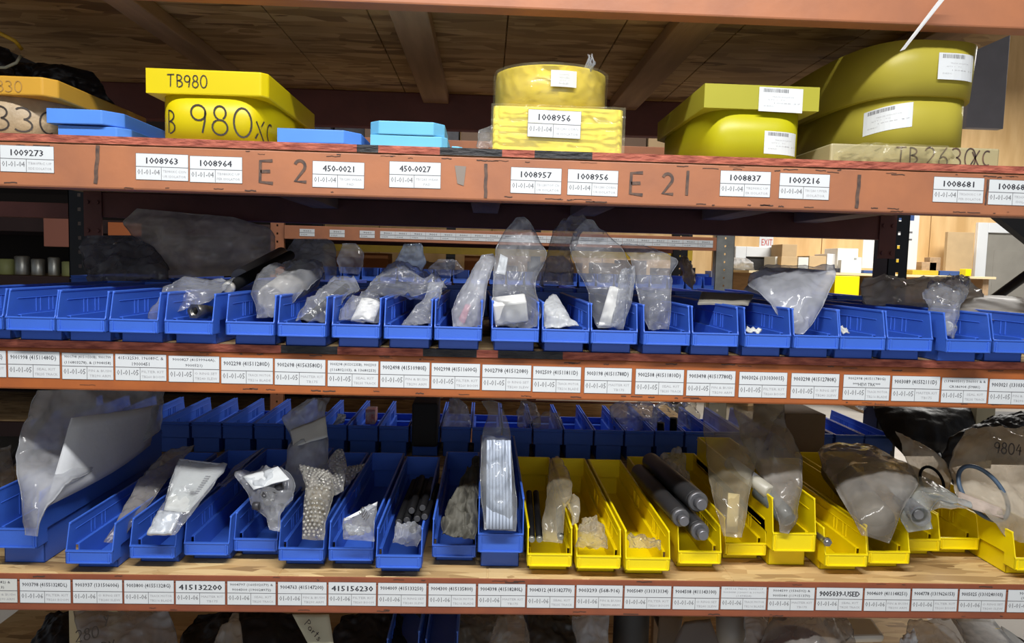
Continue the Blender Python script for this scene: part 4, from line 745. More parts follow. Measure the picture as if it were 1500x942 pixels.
T(sheet('foam_sheet', [(0.618,0.22,1.3749),(0.6999,0.09,1.3361),(0.7891,0.16,1.424),(0.6919,0.3,1.4268)], .003, mat('grey_lilac_foam', (.46, .45, .50), .7, var=.2, vscale=10), bow=.003), 'sheet', 'grey foam sheet inside the hazy bag at right')
for pts, m, nm, lab in (([(0.5444,0.0,1.2935),(0.5764,0.0,1.2914),(0.5934,0.03,1.2948),(0.5607,0.03,1.2984)], PAPER2, 'paper_scrap', 'crumpled paper scrap in the bin above the 9003026 sticker'), ([(0.801,0.2,1.3204),(0.8504,0.2,1.3232),(0.8898,0.26,1.3285),(0.8346,0.26,1.3372)], PAPER, 'paper_scrap', 'pale paper slip on the bin wall above the 9003298 sticker'), ([(0.7451,0.0,1.2968),(0.7687,0.0,1.2945),(0.7872,0.05,1.3007),(0.7703,0.05,1.3062)], PAPER2, 'paper_scrap', 'paper scrap in the bin right of the hazy bag')):
    T(sheet(nm, pts, .002, m, wob=.008), 'paper', lab)
bag('plastic_bag', [((0.9846,0.35,1.3322),(1.2963,0.35,1.3293),0.01),((0.9808,0.36,1.3599),(1.2934,0.36,1.3607),0.03),((0.9961,0.4,1.3874),(1.3075,0.4,1.3883),0.03),((1.0159,0.42,1.4147),(1.2629,0.42,1.4121),0.006)], MATS['grey_brown_film'], 'bag', 'wide brownish bag lying behind the bins at right', wr=.018, freq=12)
bag('plastic_bag', [((0.9679,-0.02,1.294),(0.9827,-0.02,1.2914),0.003),((0.964,0.0,1.3194),(0.9968,0.0,1.3159),0.008),((0.9661,0.04,1.3459),(1.0201,0.03,1.3464),0.014),((0.9824,0.1,1.3717),(1.0688,0.08,1.3809),0.02),((1.0326,0.16,1.4036),(1.1137,0.14,1.4015),0.016),((1.1024,0.2,1.4207),(1.1325,0.2,1.4198),0.002)], CLR, 'bag', 'crumpled clear bag hanging into the bin near the right edge, over the wide brownish bag', wr=.014, freq=20)
bm = B(); a = V(CAP0); stepped(bm, a, a+V((.02, .05, -.004)), [(0, .011), (1, .011)]); P('plastic_plug', bm, WHITE, 'plug', 'white plug in the tip of the crumpled bag at right')
bag('plastic_bag', [((1.0574,0.1,1.3336),(1.2523,0.1,1.3105),0.01),((1.1981,0.3,1.3526),(1.4032,0.3,1.3404),0.02),((1.3147,0.45,1.3643),(1.5168,0.45,1.3582),0.01),((1.3572,0.5,1.3708),(1.5149,0.5,1.3672),0.002)], film('flat_brown_film', .8, (.42, .38, .33), rough=.4, bump=.05, gloss=.05), 'bag', 'flat brown bag over the bins at the right edge', wr=.002, freq=8)
# rear row tops of the middle shelf
for rws, m, lab in (([((-0.5334,1.2,1.3731),(-0.4565,1.2,1.3702),0.02),((-0.5411,1.2,1.4102),(-0.4471,1.2,1.4128),0.03),((-0.5341,1.2,1.4526),(-0.4526,1.2,1.4548),0.02),((-0.522,1.2,1.4802),(-0.4726,1.2,1.4815),0.003)], CLR, 'clear bag standing in the rear bins, leftmost of three'), ([((-0.3226,1.2,1.3837),(-0.2328,1.2,1.3811),0.02),((-0.328,1.2,1.416),(-0.2235,1.2,1.4188),0.03),((-0.3187,1.2,1.4536),(-0.2243,1.2,1.4612),0.02),((-0.2993,1.2,1.4839),(-0.2397,1.2,1.4881),0.003)], film('bright_polythene', .45, (.62, .72, .85), tint=(.9, .95, 1)), 'bluish crumpled bag standing in the rear bins, middle of three'), ([((-0.1978,1.2,1.3771),(-0.1227,1.2,1.374),0.02),((-0.2081,1.2,1.3943),(-0.0781,1.2,1.3953),0.025),((-0.1886,1.2,1.4198),(-0.0988,1.2,1.4247),0.02),((-0.1689,1.2,1.4328),(-0.119,1.2,1.4342),0.003)], CLR, 'clear bag with white edge in the rear bins, rightmost of three'), ([((0.1583,1.1,1.3564),(0.3095,1.1,1.3531),0.03),((0.167,1.1,1.393),(0.3082,1.1,1.3919),0.04),((0.2023,1.1,1.4302),(0.2995,1.1,1.4329),0.02),((0.2258,1.1,1.455),(0.2769,1.1,1.4564),0.003)], CLRD, 'grey crumpled bag in the rear bins behind the pointed bag'), ([((0.7063,1.1,1.3781),(0.7448,1.1,1.3473),0.01),((0.705,1.1,1.4074),(0.7549,1.1,1.3965),0.02),((0.6935,1.1,1.4436),(0.7329,1.1,1.4446),0.01),((0.7023,1.1,1.4681),(0.7219,1.1,1.4687),0.002)], mat('tan_paper_bag', (.5, .36, .25), .7, var=.2), 'small tan paper bag on the rear row, left of the white drink carton')):
    bag('plastic_bag', rws, m, 'bag', lab, wr=.014, freq=26, nu=20, nv=22)

# ================================================================== LOWER SHELF: what lies in and over the bins
T(sheet('foam_sheet', [(-0.9193,0.04,0.8833),(-0.873,0.42,0.9219),(-0.8604,0.45,1.0254),(-0.9118,0.13,1.0549)], .004, GRSHEET, bow=.02), 'sheet', 'big pale grey sheet inside the large bag at lower left')
bag('plastic_bag', [((-0.9234,-0.02,0.8435),(-0.8989,-0.02,0.841),0.008),((-0.9429,0.0,0.882),(-0.8932,0.0,0.8885),0.016),((-0.9658,0.03,0.9255),(-0.8926,0.08,0.9218),0.022),((-0.9977,0.07,0.9799),(-0.8739,0.3,0.9312),0.026),((-1.0035,0.1,1.0323),(-0.8567,0.44,0.9541),0.02),((-1.0032,0.13,1.0746),(-0.8497,0.45,1.0256),0.02),((-1.0025,0.15,1.1109),(-0.8457,0.45,1.0697),0.008)], CLRH, 'bag', 'large hazy bag round a grey sheet in the tall blue bin at lower left', wr=.012, freq=9, nu=40, nv=50)
bag('plastic_bag', [((-1.3156,0.35,0.7416),(-1.2024,0.4,0.7711),0.02),((-1.3475,0.4,0.8321),(-1.2371,0.45,0.8377),0.03),((-1.3809,0.45,0.8758),(-1.2705,0.5,0.8891),0.01)], CLRD, 'bag', 'dim bag at the left edge behind the large hazy bag', wr=.02, freq=12)
bag('plastic_bag', [((-0.8037,0.05,0.8038),(-0.775,0.05,0.8027),0.004),((-0.7921,0.08,0.8368),(-0.7482,0.08,0.8374),0.01),((-0.7985,0.14,0.8627),(-0.7543,0.16,0.8568),0.014),((-0.8032,0.2,0.8919),(-0.7394,0.22,0.8952),0.012),((-0.8039,0.28,0.9173),(-0.7364,0.3,0.913),0.008),((-0.7829,0.34,0.9382),(-0.7329,0.36,0.9429),0.001)], CLRD, 'bag', 'dull upright bag leaning in the bin above the 9003937 sticker', wr=.01, freq=12)
bag('zip_bag', [((-0.6902,0.0,0.8392),(-0.6329,0.0,0.8385),0.006),((-0.6849,0.03,0.871),(-0.6109,0.03,0.8721),0.01),((-0.6805,0.06,0.8908),(-0.6007,0.06,0.895),0.008),((-0.6825,0.1,0.9238),(-0.586,0.1,0.9208),0.004),((-0.689,0.16,0.9582),(-0.5798,0.16,0.9474),0.001)], CLR, 'bag', 'zip bag with a long white label, above the 9003800 sticker', wr=.004, freq=24)
o = sheet('bag_label', [(-0.6742,0.045,0.8764),(-0.6225,0.045,0.8712),(-0.5863,0.152,0.9352),(-0.6904,0.152,0.9414)], .0012, PAPER2, wob=.003); T(o, 'label', 'long white printed label in the zip bag, above the 9003800 sticker')
bl, br, tr, tl = [V(q) for q in [(-0.6734,0.043,0.8771),(-0.6217,0.043,0.8719),(-0.5856,0.15,0.9358),(-0.6896,0.15,0.9419)]]
d = Design(); barcode(d, .60, .40, .78, .47, 0)
x = .62
for i in range(9): d.rect(.72, .42+.05*i, .84, .42+.05*i+.022, 0, 1)
for i in range(3): d.text(['TRACK PIN', 'QTY 4', 'REF 52 8'][i], .40+.1*i, .55-.05*i, .3, .03, 1)
o2 = d.build('label_print', lambda x, y: (bl.lerp(br, x).lerp(tl.lerp(tr, x), y), V((0, -1, .4))), [INKG, INKL], o, lay=.002)
o = sheet('zip_strip', [(-0.6901,0.155,0.9421),(-0.5858,0.155,0.9328),(-0.5798,0.16,0.9474),(-0.6874,0.16,0.9582)], .0012, mat('grey_zip_strip', (.36, .38, .44), .4)); T(o, 'bag', 'grey zip edge topping the long white label bag')
T(sheet('silver_packet', [(-0.6888,0.0,0.8392),(-0.6385,0.0,0.8399),(-0.632,0.04,0.8728),(-0.6835,0.04,0.875)], .006, SILV, wob=.008), 'packet', 'crumpled silver packet at the foot of the zip bag')
bag('plastic_bag', [((-0.6206,0.2,0.8834),(-0.5985,0.2,0.8838),0.001),((-0.6158,0.25,0.8918),(-0.593,0.25,0.8938),0.002),((-0.6081,0.3,0.9049),(-0.5863,0.3,0.9088),0.002),((-0.5711,0.36,0.9281),(-0.5572,0.36,0.9355),0.001)], CLR, 'bag', 'thin edge of a clear bag rising behind the bin above the 415132200 sticker', wr=.004, freq=20)
bag('plastic_bag', [((-0.4405,0.01,0.8521),(-0.4249,0.01,0.8509),0.006),((-0.4592,0.03,0.8743),(-0.4247,0.03,0.8748),0.014),((-0.4945,0.06,0.8936),(-0.4126,0.06,0.8994),0.02),((-0.5249,0.1,0.9156),(-0.4112,0.1,0.9236),0.022),((-0.5546,0.14,0.925),(-0.427,0.12,0.9423),0.014),((-0.5505,0.16,0.932),(-0.4657,0.15,0.949),0.003)], CLR, 'bag', 'clear bag of dark parts with a tilted white label', wr=.012, freq=20)
T(sheet('bag_label', [(-0.4933,0.075,0.9146),(-0.4141,0.065,0.9432),(-0.4528,0.12,0.9544),(-0.5314,0.12,0.9312)], .001, PAPER, wob=.003), 'label', 'tilted white label in the clear bag of dark parts')
bm = B(); random.seed(4)
for k in range(9):
    p = V(DKP)+V((random.uniform(-.03, .03), random.uniform(-.01, .05), random.uniform(-.01, .05))); q = p+V((random.uniform(-.02, .02), random.uniform(0, .03), random.uniform(-.01, .015))); tube(bm, [p, q], random.uniform(.005, .009), 10)
T(obj('dark_parts', bm, DGREY), 'parts', 'cluster of small dark parts in the clear bag with the tilted label')
bag('zip_bag', [((-0.4768,0.28,0.8475),(-0.3799,0.28,0.8525),0.014),((-0.4823,0.3,0.8932),(-0.3778,0.3,0.9037),0.024),((-0.4904,0.33,0.9373),(-0.388,0.33,0.9567),0.02),((-0.4872,0.35,0.9676),(-0.3959,0.35,0.9835),0.008),((-0.5144,0.38,1.0101),(-0.4027,0.38,1.0338),0.003),((-0.4566,0.4,1.054),(-0.4001,0.4,1.0624),0.001)], CLRH, 'bag', 'tall zip bag with white barcode label standing behind the bubble wrap', wr=.01, freq=16)
T(sheet('bag_label', [(-0.4682,0.31,0.9515),(-0.3839,0.31,0.979),(-0.4,0.36,1.0201),(-0.4899,0.36,0.9829)], .001, PAPER2, wob=.003), 'label', 'white barcode label on the tall zip bag')
# bubble wrap
def bubbles(name, rows, label, n=500, seed=1, parent_label=None):
    o = bag(name, rows, BUBB, 'bubble wrap', label, wr=.008, freq=18); random.seed(seed)
    Ls = [V(r[0]) for r in rows]; Rs = [V(r[1]) for r in rows]; Th = [V((r[2], 0, 0)) for r in rows]; bm = B()
    H_ = sum((a-b).length for a, b in zip(Ls[:-1], Ls[1:])); W_ = (Ls[1]-Rs[1]).length; st = .0085; j = 0; v = .02
    while v < .98:
        Lp = crom(Ls, v); Rp = crom(Rs, v); th = crom(Th, v).x; wdt = (Rp-Lp).length; c = max(2, int(wdt/st)); nrm = (Rp-Lp).cross(crom(Ls, min(1, v+.03))-crom(Ls, max(0, v-.03))).normalized()
        for i in range(c):
            u = (i+.5+.5*(j % 2))/c
            if u > .97: continue
            p = Lp.lerp(Rp, u)+nrm*(th*math.sin(math.pi*u)**.5+.001); r = .0034
            g = bmesh.ops.create_icosphere(bm, subdivisions=1, radius=r, matrix=Matrix.Translation(p))
        v += st*.87/H_; j += 1
    for f in bm.faces: f.smooth = True
    c = obj('bubbles', bm, film('bubble_film', .5, (.78, .76, .70), rough=.08, bump=.2, gloss=.6), o); c['kind'] = 'stuff'; return o
bm = B(); stepped(bm, BW0, BW1, [(0, .018), (.1, .024), (.9, .024), (1, .016)]); P('brass_part', bm, mat('tan_part', (.38, .30, .16), .5, var=.4, vscale=20), 'part', 'tan cylindrical part wrapped inside the bubble wrap')
bubbles('bubble_wrap', [((-0.3721,0.01,0.8339),(-0.3307,0.01,0.8315),0.014),((-0.3757,0.03,0.8606),(-0.3266,0.03,0.8613),0.024),((-0.3803,0.06,0.8954),(-0.3215,0.06,0.8963),0.028),((-0.3871,0.1,0.9209),(-0.327,0.1,0.925),0.024),((-0.4067,0.13,0.943),(-0.3373,0.12,0.9439),0.01),((-0.4138,0.14,0.9558),(-0.3608,0.13,0.9437),0.002)], 'bubble-wrapped parcel in the bin above the 9004763 sticker', seed=2)
bubbles('bubble_wrap', [((-0.346,0.12,0.8841),(-0.3133,0.14,0.902),0.012),((-0.3486,0.16,0.9194),(-0.3118,0.18,0.9303),0.014),((-0.3572,0.2,0.9468),(-0.3173,0.2,0.9475),0.01),((-0.3454,0.22,0.968),(-0.3326,0.22,0.9716),0.001)], 'pointed tip of bubble wrap behind the wrapped parcel', seed=3)
bubbles('bubble_wrap', [((-0.3355,0.24,0.8758),(-0.316,0.24,0.8829),0.008),((-0.3368,0.28,0.8928),(-0.3033,0.3,0.8963),0.01),((-0.3339,0.3,0.9044),(-0.2964,0.34,0.9028),0.002)], 'loose bubble wrap flap right of the pointed tip', seed=5)
bag('zip_bag', [((-0.2859,0.0,0.8359),(-0.2231,0.0,0.8323),0.006),((-0.2865,0.01,0.8543),(-0.222,0.01,0.8508),0.014),((-0.2905,0.03,0.8664),(-0.2239,0.04,0.8728),0.01),((-0.2894,0.032,0.8672),(-0.2241,0.07,0.893),0.001)], CLR, 'bag', 'small clear zip bag with black marker writing above the 415156230 sticker', wr=.007, freq=30)
bm = B(); random.seed(9)
for k in range(10):
    p = V(SM0)+V((random.uniform(-.024, .022), random.uniform(-.002, .03), random.uniform(-.003, .008))); tube(bm, [p, p+V((random.uniform(-.01, .01), .012, random.uniform(-.004, .006)))], .006, 8)
T(obj('small_parts', bm, SILV), 'parts', 'pale small parts inside the marked zip bag')
a_, b_ = V(SUN0), V(SUN1); dd = (b_-a_).normalized(); up = V((.45, .25, .85)).normalized()
d = Design(); hand(d, 'SUN', 0, 0, .016, .0018, 0, .9); o = d.build('marker_writing', lambda x, y: (a_+dd*x+up*y+V((0, -.012, 0)), V((0, -1, 0))), [MARK], bpy.data.objects.get('zip_bag.003') or bpy.data.objects['zip_bag'])
sheet_zip = sheet('zip_strip', [(-0.2886,0.028,0.8641),(-0.2248,0.065,0.887),(-0.2241,0.07,0.8945),(-0.2894,0.032,0.8687)], .001, mat('white_zip_strip', (.65, .67, .68), .4)); T(sheet_zip, 'bag', 'white zip edge of the small marked bag')
for i, (a, b) in enumerate(RODS_L7):
    bm = B(); a = V(a); b = V(b); stepped(bm, a, b, [(0, .0085), (1, .0085)]); o = T(obj('black_tube', bm, RUBBER), 'tube', ORD[i]+' of the satin black tubes in the bundle above the 9004009 sticker', 'black tubes in the blue bin')
    bm = B(); stepped(bm, a-(b-a).normalized()*.003, a, [(0, .0062), (1, .0075)]); obj('end_cap', bm, mat('dark_cap', (.05, .05, .055), .35), o)
bag('plastic_bag', [((-0.1788,0.0,0.83),(-0.1286,0.0,0.8233),0.01),((-0.1816,0.01,0.8409),(-0.1225,0.01,0.8373),0.018),((-0.1784,0.03,0.847),(-0.1229,0.03,0.8447),0.012),((-0.1723,0.04,0.8509),(-0.1385,0.04,0.8499),0.002)], CLRH, 'bag', 'crumpled clear bag in front of the black tube bundle', wr=.012, freq=34)
for rws, lab in (([((-0.0812,0.02,0.8385),(-0.0433,0.02,0.8346),0.008),((-0.0804,0.05,0.8577),(-0.0182,0.05,0.8632),0.016),((-0.0694,0.12,0.8757),(-0.0076,0.12,0.8814),0.018),((-0.0399,0.26,0.895),(0.0036,0.26,0.8992),0.012),((-0.019,0.4,0.9094),(0.0026,0.4,0.9135),0.002)], 'grey-green folded fabric filling the bin above the 9004300 sticker'), ([((-0.0433,0.02,0.8346),(-0.0111,0.02,0.832),0.006),((-0.0299,0.05,0.8539),(-0.0048,0.05,0.8588),0.01),((-0.0259,0.1,0.8877),(-0.0046,0.1,0.8928),0.01),((-0.0183,0.18,0.8944),(-0.0056,0.18,0.8995),0.002)], 'folded grey fabric flap against the right wall of the bin above the 9004300 sticker')):
    bag('folded_fabric', rws, CLOTH, 'fabric', lab, wr=.014, freq=26, nu=30, nv=36)
bag('plastic_bag', [((0.0102,0.01,0.857),(0.0786,0.01,0.8549),0.014),((0.0047,0.03,0.9037),(0.0781,0.03,0.9048),0.022),((0.0003,0.05,0.9576),(0.0744,0.05,0.9588),0.024),((0.0004,0.07,1.0127),(0.0662,0.07,1.0139),0.022),((0.0039,0.09,1.0507),(0.0613,0.09,1.0518),0.014),((0.0152,0.12,1.0861),(0.049,0.12,1.0868),0.008),((-0.0008,0.16,1.1047),(0.0464,0.16,1.1057),0.002)], film('silvery_polythene', .24, (.74, .77, .80), tint=(.95, .96, .97)), 'bag', 'tall clear bag of white strips in the tall blue bin above the 9004398 sticker', wr=.006, freq=20, nv=44)
for i in range(8):
    T(sheet('white_strip', [V(STR0)+V((.0072*i, 0, 0)), V(STR0)+V((.0072*i+.0064, 0, 0)), V(STR1)+V((.0066*i+.0061, .002*(i % 3), 0)), V(STR1)+V((.0066*i, .002*(i % 3), 0))], .004, mat('pale_blue_strip', (.50, .57, .70), .4, var=.25, vscale=8), wob=.001, nu=2), 'strip', ORD[i]+' from the left of the pale strips in the tall clear bag', 'pale strips in the tall bag')
# yellow bins
for (a, b), lab in zip(RODS_Y0, ('left black rod in the first yellow bin', 'second black rod in the first yellow bin', 'short black rod right of the hazy sleeve in the first yellow bin')):
    bm = B(); a = V(a); b = V(b); stepped(bm, a, b, [(0, .0075), (1, .0075)]); o = T(obj('black_rod', bm, RUBBER), 'rod', lab)
    bm = B(); stepped(bm, a-(b-a).normalized()*.008, a, [(0, .0055), (.4, .007), (1, .007)]); obj('rod_tip', bm, mat('rod_tip_grey', (.3, .3, .26), .4, .6), o)
bag('plastic_sleeve', [((0.137,0.02,0.8295),(0.1784,0.02,0.8255),0.006),((0.1384,0.05,0.8609),(0.1866,0.05,0.8998),0.014),((0.1491,0.1,0.8904),(0.2046,0.08,0.9134),0.018),((0.1616,0.2,0.9078),(0.2153,0.2,0.9169),0.018),((0.184,0.4,0.9093),(0.2131,0.4,0.9098),0.01)], CLRY, 'bag', 'hazy plastic sleeve lying in the first yellow bin', wr=.005, freq=16)
bag('plastic_sleeve', [((0.2031,0.05,0.8542),(0.2163,0.05,0.862),0.002),((0.2036,0.06,0.8737),(0.2198,0.06,0.8847),0.004),((0.1868,0.08,0.8976),(0.217,0.08,0.9089),0.006),((0.1826,0.1,0.902),(0.2101,0.1,0.9118),0.001)], CLRY, 'bag', 'flap of the hazy sleeve folded over the first yellow bin wall', wr=.004, freq=20, nu=12, nv=14)
bag('plastic_bag', [((0.2084,0.0,0.8247),(0.2742,0.0,0.8226),0.008),((0.2131,0.03,0.8388),(0.2756,0.03,0.8381),0.016),((0.2225,0.06,0.8508),(0.2708,0.06,0.8546),0.012),((0.2338,0.09,0.859),(0.2599,0.09,0.8609),0.002)], CLRY, 'bag', 'crumpled clear bag in the second yellow bin', wr=.010, freq=34)
bag('plastic_bag', [((0.3179,0.0,0.8291),(0.3885,0.0,0.8256),0.006),((0.3214,0.02,0.8365),(0.3899,0.02,0.8344),0.01),((0.3373,0.04,0.8383),(0.3824,0.04,0.8373),0.002)], CLRY, 'bag', 'flat clear bag in the third yellow bin', wr=.009, freq=34, nv=20)
for (a, b, r), lab in zip(CYLS, ('upper right', 'left', 'lower right')):
    bm = B(); a = V(a); b = V(b); u = (b-a).normalized(); stepped(bm, a, b, [(0, r*.96), (.02, r), (.98, r), (1, r*.9)]); o = T(obj('shock_absorber', bm, mat('worn_black_cylinder', (.03, .03, .032), .38, var=.2, vscale=18)), 'cylinder', 'dark cylinder with grey rod end, '+lab+' of the three in the fourth yellow bin')
    bm = B(); stepped(bm, a-u*.014, a, [(0, r*.85), (.15, r*.98), (1, r*.98)]); obj('end_collar', bm, mat('grey_collar', (.17, .17, .18), .35, .5, var=.3, vscale=30), o)
    bm = B(); stepped(bm, a-u*.034, a-u*.014, [(0, r*.48), (.1, r*.56), (1, r*.56)]); obj('rod_end', bm, mat('grey_rod_end', (.22, .22, .24), .3, .6), o)
bag('plastic_bag', [((0.4874,0.3,0.8832),(0.5293,0.28,0.8776),0.006),((0.4789,0.34,0.9017),(0.5324,0.32,0.9012),0.012),((0.4798,0.4,0.9219),(0.5368,0.38,0.9282),0.01),((0.5155,0.42,0.9379),(0.5358,0.42,0.942),0.002)], CLRH, 'bag', 'crumpled clear bag behind the three dark cylinders', wr=.012, freq=34, nv=24)
bag('plastic_bag', [((0.536,0.03,0.8447),(0.5784,0.03,0.8423),0.006),((0.5254,0.06,0.8861),(0.5927,0.06,0.8902),0.016),((0.5296,0.12,0.9298),(0.6214,0.12,0.9345),0.022),((0.5422,0.2,0.9725),(0.6648,0.2,0.978),0.026),((0.5527,0.26,1.0255),(0.7152,0.26,1.032),0.02),((0.5601,0.3,1.0864),(0.7661,0.3,1.0906),0.008)], CLRY, 'bag', 'tall hazy bag over the fifth yellow bin holding a beige stick', wr=.008, freq=14, nu=34, nv=44)
T(sheet('beige_stick', [(0.5476,0.06,0.8414),(0.5723,0.06,0.8386),(0.5958,0.12,0.9068),(0.5686,0.12,0.9096)], .004, mat('beige_card', (.62, .52, .28), .7), wob=.001), 'stick', 'flat beige stick inside the tall hazy bag of the fifth yellow bin')
bm = B(); a, b = V(TL0), V(TL1); stepped(bm, a, b, [(0, .012), (.02, .0165), (.98, .0165), (1, .012)]); o = P('labelled_tube', bm, mat('translucent_grey_tube', (.42, .40, .33), .35), 'tube', 'pale tube with a white label slanting over the fifth and sixth yellow bins')
bm = B(); stepped(bm, a.lerp(b, .35), a.lerp(b, .96), [(0, .0171), (1, .0171)]); obj('tube_label', bm, PAPER, o)
bag('plastic_bag', [((0.6654,0.03,0.8557),(0.6838,0.03,0.8529),0.008),((0.6628,0.05,0.8839),(0.7057,0.05,0.8845),0.02),((0.662,0.1,0.9221),(0.7237,0.09,0.9263),0.026),((0.659,0.18,0.9468),(0.7464,0.14,0.9629),0.026),((0.6451,0.24,0.9893),(0.7635,0.2,1.0015),0.026),((0.6464,0.3,1.0357),(0.7607,0.28,1.0423),0.018),((0.6421,0.32,1.0808),(0.7695,0.32,1.0834),0.008)], CLRD, 'bag', 'big clear bag drooping into the tall yellow bin', wr=.012, freq=12, nu=34, nv=44)
bm = B(); a = V(BOOT0); stepped(bm, a, a+V((-.03, .09, .04)), [(0, .016), (.2, .022), (.6, .02), (1, .026)]); P('rubber_boot', bm, mat('grey_green_rubber', (.13, .15, .15), .45), 'rubber boot', 'grey-green rubber boot in the drooping bag of the tall yellow bin')
bm = B(); a = V(BOLT0); stepped(bm, a, a+V((-.004, .05, 0)), [(0, .005), (.1, .007), (1, .007)]); hollow(bm, a+V((0, .004, 0)), a+V((0, .014, 0)), .0095, .006, 6); P('steel_bolt', bm, STEEL, 'bolt', 'steel bolt at the left of the yellow bin above the 9005039-USED sticker')
bag('plastic_sleeve', [((0.8395,0.03,0.8474),(0.9063,0.03,0.8329),0.02),((0.8362,0.07,0.8795),(0.9422,0.06,0.8955),0.034),((0.8415,0.16,0.9144),(1.0143,0.12,0.9344),0.04),((0.8729,0.3,0.9251),(1.0772,0.24,0.9368),0.04),((0.9146,0.42,0.9357),(1.0781,0.4,0.9325),0.034),((0.9746,0.48,0.9427),(1.0663,0.48,0.9424),0.01)], CLRD, 'bag', 'wide brownish plastic sleeve filling the bins above the 9005039-USED sticker', wr=.006, freq=10, nu=40, nv=44)
bm = B(); stepped(bm, SL0, SL1, [(0, .034), (.04, .038), (1, .040)]); P('filter_roll', bm, mat('grey_brown_roll', (.20, .18, .14), .6, var=.4, vscale=14), 'roll', 'grey-brown roll inside the wide plastic sleeve')
bag('plastic_sleeve', [((0.9552,0.05,0.8492),(1.0091,0.05,0.8578),0.012),((0.9461,0.07,0.8764),(1.0141,0.07,0.8931),0.026),((0.9806,0.1,0.9032),(1.0598,0.1,0.9157),0.024),((0.965,0.16,0.9164),(1.1201,0.08,0.8961),0.012),((0.9569,0.24,0.9261),(1.118,0.14,0.9136),0.01),((1.0042,0.36,0.9418),(1.084,0.28,0.9255),0.004)], film('bluish_sleeve', .42, (.60, .66, .68)), 'bag', 'pale sleeve end opening toward the front between yellow bins', wr=.008, freq=14, nu=30, nv=34)
bm = B(); hollow(bm, CT0, CT1, .021, .019, 28); o = P('clear_tube', bm, film('rigid_clear_tube', .22, (.7, .74, .78), rough=.06, bump=.1, gloss=.7), 'tube', 'rigid clear plastic tube inside the pale sleeve at right')
bm = B(); stepped(bm, V(CT0).lerp(V(CT1), .1), CT1, [(0, .010), (.1, .012), (1, .012)]); P('silver_spool', bm, STEEL, 'spool', 'silver spool inside the rigid clear tube')
# ring bags at right
for rws, m, lab in (([((1.0654,0.2,0.8887),(1.1187,0.15,0.8807),0.006),((1.0627,0.22,0.9251),(1.1436,0.2,0.912),0.01),((1.0549,0.26,0.9743),(1.1591,0.24,0.9555),0.01),((1.0568,0.3,1.0224),(1.0898,0.3,1.0089),0.002)], CLRY, 'tapered hazy bag round a black ring, right of the wide sleeve'), ([((1.1907,0.05,0.8368),(1.3181,0.05,0.8227),0.01),((1.1445,0.08,0.8885),(1.3377,0.08,0.8754),0.016),((1.1112,0.14,0.9168),(1.3814,0.14,0.9293),0.018),((1.1402,0.2,0.9577),(1.4262,0.2,0.9711),0.016),((1.1767,0.24,0.9989),(1.4548,0.24,1.0126),0.012),((1.2267,0.28,1.0338),(1.4833,0.28,1.0563),0.003)], CLRY, 'large hazy bag round two rings with marker writing, lower right corner')):
    bag('plastic_bag', rws, film('ring_bag_film', .46, (.66, .60, .50), tint=(.92, .89, .84), bump=.4), 'bag', lab, wr=.010, freq=14, nu=34, nv=34)
def oring(c, ra, rb, r, ax, ay, m, label):
    bm = B(); c = V(c); ax = V(ax).normalized(); ay = V(ay).normalized(); pts = [c+ax*ra*math.cos(t)+ay*rb*math.sin(t) for t in [k*2*math.pi/40 for k in range(41)]]
    tube(bm, pts, r, 10, cap=False); return P('seal_ring', bm, m, 'ring', label)
oring(RG1, .030, .036, .0035, (1, -.3, -.5), (.3, .5, .8), RUBBER, 'black seal ring in the tapered hazy bag')
oring(RG2, .052, .060, .005, (1, -.35, -.3), (.0, .5, .9), mat('slate_blue_ring', (.06, .10, .16), .4), 'slate blue seal ring in the large bag at lower right')
a_ = V(T98); d = Design(); hand(d, '9804', 0, 0, .026, .0032, 0, .9); d.build('marker_writing', lambda x, y: (a_+V((x, -.004, y-.1*x)), V((0, -1, 0))), [MARK], bpy.data.objects[[o.name for o in bpy.data.objects if o.get('label', '').startswith('large hazy bag round two rings')][0]])
T(sheet('ring_label', [(1.0965,0.1,0.897),(1.1787,0.06,0.8801),(1.1774,0.065,0.902),(1.1108,0.12,0.923)], .001, mat('pinkish_print_card', (.45, .36, .30), .6, var=.3, vscale=30)), 'label', 'pinkish printed card inside the large ring bag')

